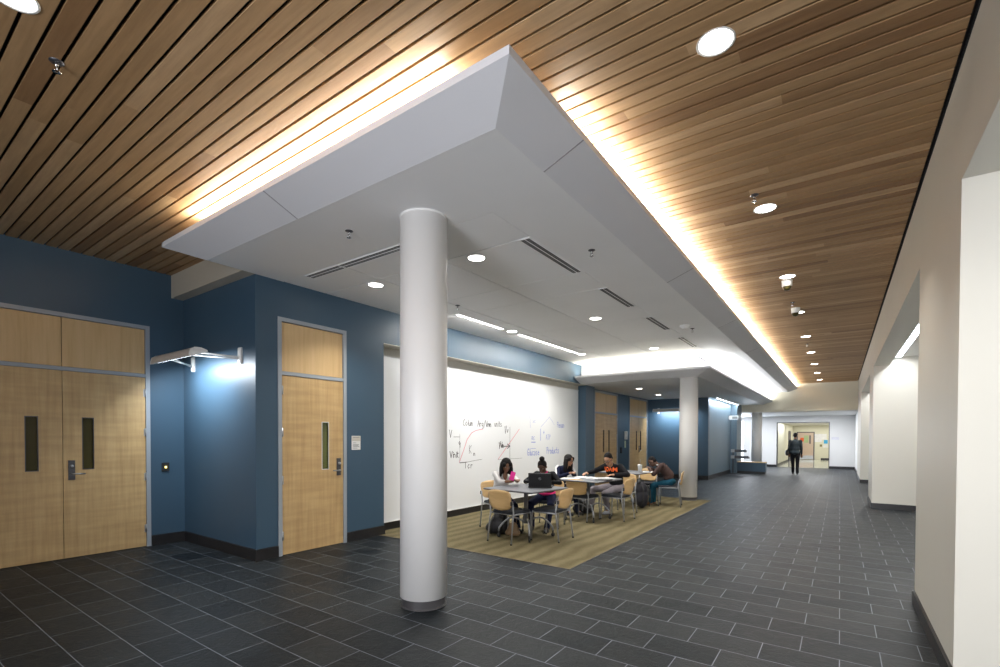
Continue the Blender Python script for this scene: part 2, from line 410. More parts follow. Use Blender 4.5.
# ------------------------------------------------------------------ ceilings
m = MB(); y = -45*PITCH
k = 0
while y < YE-.01:
    y1 = min(y+PITCH-.020, YE)
    x0 = XL if y < YP else -3.0
    x0b = XL if y < 2.83 else (-3.0)
    m.box(x0b, XR-.028, y, y1, ZW, ZW+.02)
    y += PITCH
s = struct(m.build('ceiling', 'slat')); s.location.y = -.035
struct(MB().box(XL, XR+.0, YB, YE, ZW+.045, ZW+.06).build('ceiling_void', 'black'))
struct(MB().box(XR-.006, XR-.002, YB, YE, ZW-.0, ZW+.045).build('trim_4', 'black'))
# beam over the alcove
struct(MB().box(XL, XD-.0, 2.83, YP, ZS, ZW).build('wall_alcove_beam', paint('beam_paint', (.46, .42, .34), .55, .02, 1)))

IX, IY, OX, OY, ZL = -1.78, 2.45, -1.465, 2.14, 3.60   # canopy: inner bottom corner, outer lip corner, lip height
def canopy(name, ix, iy, ox, oy, zb, zl, xleft, xleft_in, yend, lip=.05, trough=.30, ztop=None):
    """soffit edge: sloped fascia rising outwards to a lip, with a light trough behind the lip"""
    m = MB()
    A = [(xleft_in, iy, zb), (ix, iy, zb), (ix, yend, zb)]
    B = [(xleft, oy, zl-lip), (ox, oy, zl-lip), (ox, yend, zl-lip)]
    C = [(xleft, oy, zl), (ox, oy, zl), (ox, yend, zl)]
    t = .03
    D = [(xleft, oy+t, zl), (ox-t, oy+t, zl), (ox-t, yend, zl)]
    E_ = [(xleft+.02, oy+t, zl-lip+.015), (ox-t, oy+t, zl-lip+.015), (ox-t, yend, zl-lip+.015)]
    zt = zb+.05
    Fp = [(xleft_in, oy+trough, zt), (ox-trough, oy+trough, zt), (ox-trough, yend, zt)]
    G = [(xleft_in, oy+trough, ztop), (ox-trough, oy+trough, ztop), (ox-trough, yend, ztop)]
    vs = A+B+C+D+E_+Fp+G; fs = []
    for r in range(6):
        for i in range(2): fs.append((r*3+i, r*3+i+1, (r+1)*3+i+1, (r+1)*3+i))
    m.add(vs, fs)
    return m, struct(m.build(name, 'fascia'))
canopy('ceiling_canopy_edge', IX, IY, OX, OY, ZS, ZL, -6.03, -5.69, YE, ztop=ZW+.03)
# left return of the canopy: sloped end from the soffit up to the lip
m = MB()
m.add([(-5.69, IY, ZS), (-6.03, OY, ZL-.05), (-6.03, 2.83, ZL-.05), (-5.69, 2.83, ZS), (-6.03, OY, ZL), (-6.03, 2.83, ZL), (-6.0, OY, ZL), (-6.0, 2.83, ZL),
       (-5.7, OY+.3, ZS+.05), (-5.7, 2.83, ZS+.05), (-5.7, OY+.3, ZW), (-5.7, 2.83, ZW)],
      [(0, 1, 2, 3), (1, 4, 5, 2), (4, 6, 7, 5), (6, 8, 9, 7), (8, 10, 11, 9), (1, 8, 6, 4)])
struct(m.build('ceiling_canopy_return', 'fascia'))
# expansion joints in the fascia
m = MB(); q = paint('joint_grey', (.34, .33, .34), .7)
def joint(a, b, w, n):
    a, b, w, n = Vector(a), Vector(b), Vector(w)*.006, Vector(n).normalized()*.0015
    v = [a-w, b-w, b+w, a+w]; m.add(v+[p+n for p in v], [(0, 1, 2, 3), (4, 5, 6, 7), (0, 1, 5, 4), (1, 2, 6, 5), (2, 3, 7, 6), (3, 0, 4, 7)])
joint((-3.95, IY, ZS), (-3.95, OY, ZL-.05), (1, 0, 0), (0, -.12, -.31))
for yy in (3.05, 6.1, 9.15, 12.2, 15.25, 18.3, 21.35): joint((IX, yy, ZS), (OX, yy, ZL-.05), (0, 1, 0), (.12, 0, -.31))
struct(m.build('trim_5', q))
# upper soffit: border, then access panels with fine gaps between them
RX, RY, RY1 = -2.45, 3.34, 11.3
m = MB()
m.box(XD-.0, IX, IY, RY, ZS, ZS+.03).box(RX, IX, RY, YE, ZS, ZS+.03).box(-2.75, RX, RY1, YE, ZS, ZS+.03).box(XD, -2.75, RY1, 12.1, ZS, ZS+.03)
struct(m.build('ceiling_soffit', 'soffit'))
g = .007
xs = [XD, -4.62, -3.55, RX]; ys = [RY, 3.95, 5.13, 5.84, 7.65, 9.5, RY1]
m = MB()
for i in range(3):
    for j in range(len(ys)-1):
        m.box(xs[i]+g, xs[i+1]-g, ys[j]+g, ys[j+1]-g, ZS+.001, ZS+.02)
struct(m.build('ceiling_panel', 'soffit'))
struct(MB().box(XD, RX+.0, RY, RY1, ZS+.022, ZS+.03).build('ceiling_panel_backing', paint('panel_gap_grey', (.16, .16, .16), .7)))
# lower soffit and its canopy edge
canopy('ceiling_lower_edge', -2.73, 11.74, -2.37, 11.38, ZS2, 3.10, -5.93, -5.69, YE, ztop=ZS+.0, trough=.42)
m = MB().prism([(11.74, ZS2), (11.38, 3.05), (11.38, 3.10), (11.74, 3.1)], -5.74, -5.69, 'X')
struct(MB().box(X3-.2, -2.73, 11.74, YE, ZS2, ZS2+.04).build('ceiling_lower', 'soffit'))

# ------------------------------------------------------------------ columns
for i, (x, y, zt) in enumerate(((-3.035, 3.10, ZS), (-2.965, 12.0, ZS2), (-2.98, 23.72, ZF+.0))):
    c = struct(thing('column', (x, y, 0)))
    R = .208
    MB().lathe([(1e-4, .085), (R, .085), (R, zt-.012), (1e-4, zt-.012)], n=64).build('column_shaft', 'column', c)
    MB().lathe([(R-.015, 0), (R-.015, .085)], n=64).lathe([(R-.014, 0), (R-.004, 0), (R-.004, .01), (R-.014, .012)], n=64).build('column_base', 'colbase', c)
    MB().lathe([(R-.004, zt-.012), (R+.006, zt-.012), (R+.006, zt)], n=64).build('column_collar', 'white', c)

# ------------------------------------------------------------------ doors
def lever_set(leaf, yd, z, s, out=.0, small=False):
    """lock plate with a lever on the +x face; s = direction of the lever along y"""
    p = MB().rbox(-.055/2, .055/2, -.012, 0, -.11, .11, .004)
    mt = Matrix.Rotation(PI/2, 4, 'Z')
    m = MB().box(0, .008, yd-.032, yd+.032, z-.12, z+.12).box(.008, .012, yd-.028, yd+.028, z-.115, z+.115)
    o = m.build('lock_plate', 'darksteel', leaf)
    m = MB().tube([(.012, yd, z-.045), (.05, yd, z-.045), (.055, yd+s*.02, z-.045), (.055, yd+s*.12, z-.047)], .009, 8)
    m.build('lever_handle', 'steel', leaf)
    m = MB().lathe([(1e-4, .03), (.015, .03), (.018, 0)], n=16, mat=Matrix.Translation((.012, yd, z+.05)) @ Matrix.Rotation(PI/2, 4, 'Y'))
    m.build('lock_cylinder', 'steel', leaf)
def make_door(n, x, y0, y1, ztop, ztr, leaves, windows, lever, frame='frame'):
    """door in a wall whose face is the plane x, opening seen from +x"""
    d = struct(thing(f'door_{n}', (x, 0, 0)))
    fw = .05
    m = MB().box(-.14, .012, y0, y0+fw, 0, ztop).box(-.14, .012, y1-fw, y1, 0, ztop).box(-.14, .012, y0+fw, y1-fw, ztop-fw, ztop)
    m.box(-.14, .008, y0+fw, y1-fw, ztr, ztr+.045)
    # stop moulding
    m.box(-.09, -.05, y0+fw, y0+fw+.012, 0, ztr).box(-.09, -.05, y1-fw-.012, y1-fw, 0, ztr)
    m.build('door_frame', frame, d)
    k = len(leaves); a, b = y0+fw, y1-fw; wl = (b-a)/k
    for i, (wy, lv) in enumerate(zip(windows, leaves)):
        ya, yb = a+i*wl+.003, a+(i+1)*wl-.003
        # leaf with the window cut out
        w0, w1, z0, z1 = wy
        m = MB().box(-.045, -.002, ya, w0, .008, ztr-.004).box(-.045, -.002, w1, yb, .008, ztr-.004)
        m.box(-.045, -.002, w0, w1, .008, z0).box(-.045, -.002, w0, w1, z1, ztr-.004)
        lf = m.build('door_leaf', 'door', d)
        MB().box(-.028, -.022, w0, w1, z0, z1).build('glass', 'glassgreen' if n == 2 else 'glass', lf)
        e = .008
        MB().box(-.03, .003, w0-e, w0, z0-e, z1+e).box(-.03, .003, w1, w1+e, z0-e, z1+e).box(-.03, .003, w0, w1, z0-e, z0).box(-.03, .003, w0, w1, z1, z1+e).build('glazing_bead', 'whitemetal' if n == 2 else 'darksteel', lf)
        if lv:
            yh = yb-.075 if lv > 0 else ya+.075
            lever_set(lf, yh, 1.08, -lv)
        hy = {0: ya, 1: yb}[1 if (i == k-1 and k > 1) else 0]
        for hz in (.25, .95, 1.55, 2.08):
            MB().tube([(.006, hy, hz-.055), (.006, hy, hz+.055)], .009, 8).box(-.002, .003, hy-.02, hy+.02, hz-.05, hz+.05).build('hinge', 'steel', lf)
        pa = a+i*wl+.004; pb = a+(i+1)*wl-.004
        MB().box(-.05, -.012, pa, pb, ztr+.05, ztop-fw-.006).build('transom_panel', 'transom', d)
    MB().box(-.139, -.06, y0+fw, y1-fw, 0, ztop-fw).build('dark_backing', 'black', d)
    return d
make_door(1, XL, DD[0], DD[1], DD[2], 2.29, (0, -1), ((1.34, 1.44, 1.09, 1.72), (1.855, 1.955, 1.09, 1.72)), 1)
make_door(2, XD, SD[0], SD[1], SD[2], 2.27, (1,), ((3.88, 3.975, 1.06, 1.69),), 1)
make_door(3, X3, D3[0], D3[1], D3[2], 2.22, (0, 0), ((13.86, 13.93, 1.05, 1.72), (14.28, 14.35, 1.05, 1.72)), 0)
make_door(4, X3, D4[0], D4[1], D4[2], 2.22, (0, -1), ((16.78, 16.85, 1.05, 1.72), (17.22, 17.29, 1.05, 1.72)), 0)

# ------------------------------------------------------------------ luminaires
def downlight(x, y, z, ring='whitemetal'):
    d = thing('recessed_downlight', (x, y, z))
    MB().lathe([(.10, .004), (.104, -.004), (.096, -.006), (.088, .0), (.088, .006)], n=32).build('trim_ring', ring, d)
    MB().lathe([(1e-4, -.003), (.088, -.001), (.088, .002)], n=32).build('lens', 'lamp', d)
    return d
LIT = []
slat_lights = [(-.60, 2.95), (-.62, 5.35), (-.62, 7.78), (-.63, 10.1), (-.64, 12.6), (-.64, 15.0), (-.65, 17.42), (-.66, 19.85), (-.66, 22.2)]
desc = ['nearest round downlight in the slatted wood ceiling, large and glaring', 'second round downlight of the row running along the slatted ceiling',
        'round slat-ceiling downlight right beside the first white dome camera', 'round slat-ceiling downlight just behind the second white dome camera',
        'fifth downlight along the slatted ceiling, first one beyond both dome cameras', 'sixth downlight of the slatted ceiling row',
        'seventh downlight of the slatted ceiling row', 'last but one small downlight of the slatted ceiling row', 'last small downlight of the slatted ceiling, close to the far beam']
for (x, y), l in zip(slat_lights, desc):
    d = tag(downlight(x, y, ZW), l, 'ceiling light', 'round downlights in the slatted ceiling')
    LIT.append((x, y, ZW-.02, 26))
d = tag(downlight(-3.47, .58, ZW), 'round slat-ceiling downlight above the tiled front area, far from the long row', 'ceiling light', 'round downlights in the slatted ceiling')
LIT.append((-3.47, .58, ZW-.02, 8))
sof = [(-4.84, 4.08, 'round soffit downlight between the near column and the single wood door'), (-3.22, 4.09, 'round soffit downlight just behind the near white column'),
       (-3.26, 7.27, 'round soffit downlight above the nearest table, in the row beside the long vents'), (-3.31, 10.43, 'round soffit downlight in the row beside the vents, closest to the lower ceiling'),
       (-4.91, 7.29, 'round soffit downlight between the two glowing strips above the whiteboard'), (-4.92, 10.2, 'round soffit downlight at the far end of the glowing strips above the whiteboard')]
for x, y, l in sof:
    tag(downlight(x, y, ZS), l, 'ceiling light', 'round downlights in the white soffit')
    LIT.append((x, y, ZS-.02, 21))
for x, y, l in ((-4.82, 13.85, 'dim round downlight in the lower soffit in front of the far double doors'), (-4.98, 16.2, 'round downlight in the lower soffit close to the blue back wall')):
    tag(downlight(x, y, ZS2), l, 'ceiling light', 'round downlights in the lower soffit')
    LIT.append((x, y, ZS2-.02, 5))
# behind the camera
for x, y in ((-.6, .5), (-.6, -2.0)): LIT.append((x, y, ZW-.02, 8))
for i, (x, y, z, p) in enumerate(LIT):
    area('downlight_lamp', (x, y, z), .15, p, (1, .96, .90), shape='DISK', spread=1.9)
for y0, y1, l in ((5.78, 7.03, 'shorter glowing strip light in the soffit above the whiteboard'), (7.55, 10.0, 'longer glowing strip light in the soffit above the whiteboard, beyond the round one')):
    d = tag(thing('strip_light', (-4.93, (y0+y1)/2, ZS), 0), l, 'ceiling light', 'strip lights above the whiteboard')
    h = (y1-y0)/2
    MB().box(-.028, .028, -h, h, -.004, .001).build('lens', 'slot', d)
    MB().box(-.04, -.028, -h, h, -.006, .001).box(.028, .04, -h, h, -.006, .001).box(-.04, .04, -h-.012, -h, -.006, .001).box(-.04, .04, h, h+.012, -.006, .001).build('trim_frame', 'whitemetal', d)
    area('strip_lamp', (-4.93, (y0+y1)/2, ZS-.012), .05, 22*(y1-y0), (1, .97, .92), sy=y1-y0, rot=(0, math.radians(22), 0))
# cove tubes lying in the troughs
def cove(x0, y0, x1, y1, z, label, power, color=(1, .95, .85), group='cove tubes behind the canopy lip'):
    L = math.hypot(x1-x0, y1-y0); rz = math.atan2(y1-y0, x1-x0)
    n = max(1, round(L/1.25))
    d = thing('cove_light', ((x0+x1)/2, (y0+y1)/2, z), rz, label, 'cove light', group)
    MB().tube([(-L/2, 0, 0), (L/2, 0, 0)], .013, 8).build('tube', 'cove', d)
    m = MB()
    for i in range(n+1): m.box(-L/2+L*i/n-.02, -L/2+L*i/n+.02, -.03, .03, -.045, .016)
    m.box(-L/2, L/2, -.03, .03, -.045, -.03).build('batten', 'whitemetal', d)
    area('cove_lamp', ((x0+x1)/2, (y0+y1)/2, z+.02), L, power*L, color, sy=.04, rot=(PI, 0, -rz))
cove(-5.35, OY+.13, -2.05, OY+.13, ZL+.002, 'warm cove tube hidden behind the short front lip of the canopy', 34)
cove(OX-.13, 2.95, OX-.13, YE-.1, ZL+.002, 'warm cove tube hidden behind the long side lip of the canopy', 30)
cove(-5.6, 11.38+.16, -2.65, 11.38+.16, 3.10, 'cove tube hidden behind the front lip of the lower ceiling', 15, (1, .96, .82))
cove(-2.37-.16, 11.9, -2.37-.16, YE-.1, 3.10, 'cove tube hidden behind the side lip of the lower ceiling', 17, (.95, .97, 1))

# cantilevered wall washer
def wall_washer(x0, x1, bxs, y, label, power):
    """bracketed tube light parallel to the wall at plane y, standing off towards -y"""
    xc = (x0+x1)/2; L = (x1-x0)/2; off = .42
    d = tag(thing('wall_washer_light', (xc, y, 2.5)), label, 'wall light', 'bracketed wall washers')
    # profiled body: half-oval extrusion
    prof = [(-.100, -.068), (-.100, -.035), (-.085, .015), (-.04, .045), (.03, .045), (.085, .028), (.098, .012), (.02, -.022), (-.06, -.058)]
    MB().prism([(-off+a, b) for a, b in prof], -L, L, 'X').build('housing', 'fixture', d)
    for s in (-1, 1):
        MB().prism([(-off+a*1.06, b*1.06) for a, b in prof], s*L, s*(L+.012), 'X').build('end_cap', 'whitemetal', d)
    MB().prism([(-off-.030, -.040), (-off+.02, -.018), (-off+.085, .010), (-off+.085, .004), (-off+.02, -.025), (-off-.030, -.048)], -L+.02, L-.02, 'X').build('lens', 'coolslot', d)
    for bx in bxs:
        b = bx-xc
        p = MB().box(b-.035, b+.035, -.02, 0, -.11, .09).box(b-.028, b+.028, -.028, -.02, -.10, .08).build('bracket_plate', 'whitemetal', d)
        a = max(-L+.12, min(L-.12, b*.8))
        MB().tube([(b, -.025, -.03), (a, -off+.08, .005)], .012, 8).tube([(b, -.025, -.05), (a-.18*(1 if b < 0 else -1)*-1, -off+.05, -.01)], .009, 8).build('arm', 'whitemetal', p)
    area('washer_lamp', (xc, y-off+.04, 2.425), 2*L-.1, power, (.85, .93, 1), sy=.06, rot=(math.radians(34), 0, 0), spread=2.9)
wall_washer(-7.30, -6.18, (-7.33, -6.03), YP, 'grey bracketed wall washer lighting the blue alcove between double and single doors', 34)
wall_washer(-5.60, -4.35, (-5.55, -4.40), YK, 'grey bracketed wall washer on the blue back wall behind the far column', 30)
d = tag(thing('strip_light', (-3.52, 20.3, 2.90)), 'glowing strip light high along the pale blue corridor wall beyond the far column', 'ceiling light')
MB().box(-.03, .03, -2.1, 2.1, -.02, -.002).build('lens', 'coolslot', d)
MB().box(-.045, .045, -2.15, 2.15, -.002, .03).box(-.045, -.03, -2.15, 2.15, -.022, -.002).box(.03, .045, -2.15, 2.15, -.022, -.002).build('housing', 'whitemetal', d)
area('strip_lamp', (-3.52, 20.3, 2.87), .05, 60, (.85, .93, 1), sy=4.2, rot=(0, math.radians(35), 0))
# alcove strips on the right
for a, b, l in ((5.9, 12.8, 'long bright strip light under the alcove ceiling beyond the nearest right pier'), (14.7, 19.9, 'bright strip light under the second alcove ceiling on the right')):
    d = tag(thing('ceiling_strip_light', (XR+.385, (a+b)/2, ZH+.148)), l, 'ceiling light', 'alcove strip lights')
    h = (b-a)/2
    MB().box(-.05, .05, -h, h, -.012, .0).build('lens', 'coolslot', d)
    MB().box(-.075, -.05, -h, h, -.04, .01).box(.05, .06, -h, h, -.02, .01).box(-.09, -.08, -h, h, -.02, .01).build('housing', 'steel', d)
    area('alcove_lamp', (XR+.4, (a+b)/2, ZH+.13), .1, 14*(b-a), (.95, .97, 1), sy=b-a)
    area('alcove_fill_lamp', (XR+1.6, (a+b)/2, ZH+.13), .3, 6*(b-a), (1, .97, .92), sy=b-a)
area('near_opening_fill', (XR+1.4, 1.2, ZH+.13), .8, 105, (.97, .98, 1), sy=3.5)  # unseen fill without a fixture, added to brighten the near pier face
area('far_window_lamp', (-4.95, YF-.02, 1.35), 1.5, 260, (.80, .88, 1), sy=2.1, rot=(-PI/2, 0, 0))
area('far_room_lamp', (-3.6, 26.0, ZF-.04), .8, 105, (.93, .95, 1), sy=2.5)
area('far_room_lamp', (-.9, 26.2, ZF-.04), 1.2, 100, (.96, .97, 1), sy=1.8)
area('corridor_lamp', (-1.0, 36.5, 2.33), 2.6, 105, (1, .98, .90), sy=5)
area('corridor_lamp', (-2.3, 31.0, 2.33), .5, 60, (.95, .98, 1), sy=4)

# ------------------------------------------------------------------ ceiling hardware
def diffuser(x, y, z, L, along, label):
    d = thing('linear_diffuser', (x, y, z), 0 if along == 'Y' else -PI/2, label, 'air vent', 'linear air diffusers along the soffit reveal')
    h = L/2
    MB().box(-.062, -.05, -h, h, -.006, .004).box(.05, .062, -h, h, -.006, .004).box(-.006, .006, -h, h, -.006, .004).box(-.062, .062, -h-.012, -h, -.006, .004).box(-.062, .062, h, h+.012, -.006, .004).build('diffuser_frame', 'soffit', d)
    MB().box(-.05, -.006, -h, h, -.001, .002).box(.006, .05, -h, h, -.001, .002).build('dark_slot', 'black', d)
    MB().box(-.030, -.026, -h, h, -.005, -.001).box(.026, .030, -h, h, -.005, -.001).build('deflector', 'steel', d)
for y0, y1, l in ((3.97, 5.12, 'first linear air vent beside the soffit reveal, nearest the camera, behind the column top'), (5.86, 6.9, 'second linear air vent along the soffit reveal'),
                  (7.67, 8.72, 'third linear air vent along the soffit reveal, just before the smoke detector'), (9.55, 10.7, 'fourth linear air vent, farthest along the soffit reveal')):
    diffuser(-2.53, (y0+y1)/2, ZS, y1-y0, 'Y', l)
diffuser(-4.95, 3.42, ZS, .62, 'X', 'short linear air vent in the front reveal nearest the blue corner')
diffuser(-4.06, 3.42, ZS, 1.12, 'X', 'linear air vent in the front reveal running behind the near column')
def sprinkler(x, y, z, label):
    d = thing('ceiling_sprinkler', (x, y, z), 0, label, 'sprinkler', 'sprinkler heads')
    MB().lathe([(.035, .002), (.036, -.004), (.012, -.010), (1e-4, -.010)], n=20).build('escutcheon', 'darksteel', d)
    m = MB().tube([(0, 0, -.008), (0, 0, -.03)], .009, 8).tube([(.008, 0, -.028), (.014, 0, -.045), (.004, 0, -.06)], .003, 6).tube([(-.008, 0, -.028), (-.014, 0, -.045), (-.004, 0, -.06)], .003, 6)
    m.lathe([(1e-4, -.06), (.022, -.06), (.022, -.063), (1e-4, -.063)], n=12).build('nozzle', 'chrome', d)
for x, y, z, l in ((-3.86, .83, ZW, 'sprinkler head in the slatted ceiling over the tiled front area'), (-.67, 5.0, ZW, 'sprinkler head just before the second slat-ceiling downlight'),
                   (-.66, 9.3, ZW, 'sprinkler head between the two white dome cameras'), (-.66, 13.6, ZW, 'small sprinkler head beyond the fifth slat-ceiling downlight'),
                   (-2.11, 4.6, ZS, 'sprinkler head in the soffit border near the first side vent'), (-3.78, 2.87, ZS, 'sprinkler head in the soffit just before the near column'),
                   (-4.6, 5.4, ZS, 'small sprinkler head before the shorter strip light'), (-2.15, 8.9, ZS, 'small sprinkler head beside the smoke detector')):
    sprinkler(x, y, z, l)
d = tag(thing('smoke_detector', (-2.2, 8.6, ZS)), 'round white smoke detector on the soffit border beside the vents', 'smoke detector')
MB().lathe([(.085, .0), (.085, -.015), (.06, -.02), (.055, -.045), (.035, -.055), (1e-4, -.055)], n=28).build('housing', 'plastic_white', d)
MB().lathe([(.056, -.022), (.050, -.03), (.056, -.038)], n=28).build('vent_ring', 'darksteel', d)
for x, y, l in ((-.64, 7.98, 'nearer white dome security camera under the slatted ceiling'), (-.65, 9.75, 'farther white dome security camera under the slatted ceiling')):
    d = thing('dome_camera', (x, y, ZW), 0, l, 'security camera', 'dome cameras under the slatted ceiling')
    MB().lathe([(1e-4, 0), (.062, 0), (.066, -.02), (.066, -.075), (.056, -.085)], n=28).build('housing', 'plastic_white', d)
    MB().lathe([(.056, -.085), (.05, -.11), (.03, -.135), (1e-4, -.142)], n=28).build('dome', 'glass', d)
    MB().lathe([(.07, .0), (.07, -.012), (.05, -.014)], n=28).build('mount_ring', 'plastic_white', d)
# ------------------------------------------------------------------ wall hardware
d = tag(thing('card_reader', (XL, 2.74, 1.07)), 'small black card reader with yellow light beside the left double door', 'card reader')
MB().rbox(-.045, .045, -.022, 0, -.06, .06, .006, Matrix.Rotation(PI/2, 4, 'Z')).build('housing', 'rubber', d)
MB().box(.022, .025, -.012, .012, -.015, .012).build('indicator_light', emit('yellow_led', (1, .8, .1), 3), d)
d = tag(thing('room_sign', (XD, 4.43, 1.41)), 'small white room sign on the blue wall beside the single door', 'sign')
MB().box(0, .008, -.075, .075, -.10, .10).build('backplate', 'plastic_white', d)
MB().box(.008, .011, -.075, .075, .025, .095).build('header_plate', paint('sign_beige', (.55, .52, .45), .5), d)
for z, w_ in ((.08, .06), (.0, .03), (-.025, .055), (-.04, .05), (-.055, .058), (-.075, .04)): MB().box(.009, .0125, -.06, -.06+w_*1.9, z-.003, z+.002).build('sign_lettering', 'darksteel', d)
d = tag(thing('wall_telephone', (X3, 15.72, 1.45)), 'white wall telephone mounted between the two far double doors', 'telephone')
MB().rbox(-.09, .09, -.06, 0, -.02, .26, .02, Matrix.Rotation(PI/2, 4, 'Z')).build('body', 'plastic_white', d)
MB().tube([(.07, -.06, .24), (.085, -.06, .12), (.07, -.06, .02)], [.02, .013, .02], 8).build('handset', 'plastic_white', d)
MB().box(0, .015, -.07, .03, -.30, -.06).build('label_plate', paint('pale_green_card', (.55, .60, .42), .5), d)
d = tag(thing('card_reader', (X3, 15.32, 1.07)), 'small black card reader on the blue wall right of the first far double door', 'card reader')
MB().rbox(-.05, .05, -.03, 0, -.10, .10, .01, Matrix.Rotation(PI/2, 4, 'Z')).build('housing', 'rubber', d)
MB().box(.03, .032, -.01, .01, .03, .05).build('indicator_light', 'darksteel', d)
d = tag(thing('wall_sign', (-3.8, 21.9, 2.33)), 'white box sign sticking out high from the pale blue corridor wall', 'sign')
MB().box(.02, .36, -.05, .0, -.08, .09).build('sign_box', 'plastic_white', d)
MB().box(0, .02, -.08, .03, -.05, .06).build('mounting_plate', 'steel', d)
MB().box(.14, .34, -.054, -.05, -.05, .05).build('sign_face', paint('sign_grey', (.30, .31, .30), .5), d)

# ------------------------------------------------------------------ whiteboard with writing
wb = tag(thing('whiteboard', (XB+.002, (YWB0+YWB1)/2, 0)), 'huge white marker board filling the recess behind the tables, with formulas', 'whiteboard')
hy = (YWB1-YWB0)/2-.02
MB().box(0, .012, -hy, hy, .135, 2.78).build('writing_surface', 'board', wb)
MB().box(.0, .018, -hy, hy, 2.78, 2.80).box(.0, .03, -hy, hy, .128, .138).build('edge_trim', 'whitemetal', wb)
yc = (YWB0+YWB1)/2
GL = {  # one-stroke letters in a unit box
 'A': [[(0, 0), (.5, 1), (1, 0)], [(.2, .4), (.8, .4)]], 'C': [[(.9, .85), (.5, 1), (.1, .7), (.05, .3), (.4, 0), (.9, .1)]], 'G': [[(.9, .85), (.5, 1), (.1, .6), (.2, .1), (.8, .05), (.85, .45), (.5, .45)]],
 'K': [[(.1, 1), (.1, 0)], [(.8, 1), (.1, .45), (.85, 0)]], 'P': [[(.1, 0), (.1, 1), (.7, .95), (.75, .6), (.1, .5)]], 'V': [[(0, 1), (.45, 0), (.95, 1)]], 'S': [[(.9, .85), (.4, 1), (.1, .75), (.8, .35), (.6, 0), (.05, .1)]],
 'T': [[(0, 1), (1, 1)], [(.5, 1), (.5, 0)]], 'a': [[(.8, .55), (.4, .6), (.1, .3), (.4, 0), (.75, .2), (.8, .55), (.9, 0)]], 'b': [[(.1, 1), (.1, 0), (.6, 0), (.75, .3), (.5, .55), (.1, .4)]],
 'c': [[(.8, .5), (.4, .6), (.1, .3), (.4, 0), (.85, .1)]], 'd': [[(.75, .5), (.3, .55), (.1, .25), (.4, 0), (.75, .15)], [(.75, 1), (.8, 0)]], 'e': [[(.1, .3), (.8, .35), (.5, .6), (.1, .3), (.4, 0), (.85, .1)]],
 'g': [[(.8, .55), (.4, .6), (.1, .3), (.4, .05), (.8, .3), (.8, .55), (.75, -.3), (.3, -.4)]], 'i': [[(.5, .55), (.5, 0)], [(.5, .78), (.52, .84)]], 'l': [[(.4, 1), (.45, 0)]],
 'm': [[(.0, 0), (.05, .55), (.3, .55), (.4, 0)], [(.4, .4), (.6, .58), (.8, .4), (.9, 0)]], 'n': [[(.1, 0), (.1, .55)], [(.1, .4), (.5, .6), (.75, .4), (.8, 0)]], 'o': [[(.5, .6), (.15, .4), (.3, 0), (.7, .05), (.8, .4), (.5, .6)]],
 'r': [[(.15, 0), (.15, .55)], [(.15, .35), (.5, .58), (.8, .5)]], 's': [[(.8, .5), (.4, .6), (.2, .42), (.75, .2), (.5, 0), (.1, .08)]], 't': [[(.45, .9), (.45, .1), (.8, 0)], [(.1, .6), (.8, .6)]],
 'u': [[(.1, .55), (.15, .1), (.5, 0), (.75, .2), (.75, .55), (.85, 0)]], 'v': [[(.05, .55), (.4, 0), (.8, .55)]], 'x': [[(.05, .55), (.85, 0)], [(.85, .55), (.05, 0)]], '/': [[(.1, -.2), (.8, 1.1)]],
 '1': [[(.3, .8), (.5, 1), (.5, 0)]], '9': [[(.8, .7), (.4, .95), (.15, .65), (.5, .45), (.8, .7), (.7, 0)]], '-': [[(.1, .4), (.8, .4)]], '+': [[(.5, .1), (.5, .7)], [(.2, .4), (.8, .4)]], '0': [[(.5, 1), (.1, .6), (.3, 0), (.8, .3), (.5, 1)]], ' ': []}
def stroke(mb, pts, w=.009):
    pts = [Vector((0, p[0], p[1])) for p in pts]
    for a, b in zip(pts, pts[1:]):
        d = (b-a)
        if d.length < 1e-5: continue
        d.normalize(); n = Vector((0, -d.z, d.y))*w; e = d*w*.6
        q = [a-e+n, b+e+n, b+e-n, a-e-n]
        mb.add([(.0125, v.y, v.z) for v in q]+[(.0140, v.y, v.z) for v in q], [(4, 5, 6, 7), (0, 1, 5, 4), (1, 2, 6, 5), (2, 3, 7, 6), (3, 0, 4, 7)])
def write(mb, text, y, z, h, w=.008, sp=.68):
    for ch in text:
        for st in GL.get(ch, []):
            stroke(mb, [(y+px_*h*.55+random.uniform(-.004, .004), z+pz*h+random.uniform(-.004, .004)) for px_, pz in st], w)
        y += h*sp*(.55 if ch in 'il1 ' else 1)
B0 = lambda y: y-yc
ink_k, ink_r, ink_b = paint('black_ink', (.06, .06, .065), .5, bump=0), paint('red_ink', (.70, .22, .26), .5, bump=0), paint('blue_ink', (.16, .22, .62), .5, bump=0)
WS = .68
def lettered(text, y, z, h, ink, w=.008, sp=.68):
    m = MB(); write(m, text, B0(y), z, h, w*WS, sp); m.build('lettering', ink, wb)
def drawn(pts, ink, w=.008):
    m = MB(); stroke(m, [(B0(a), b) for a, b in pts], w*WS); m.build('drawn_line', ink, wb)
K, Rr, Bl = ink_k, ink_r, ink_b
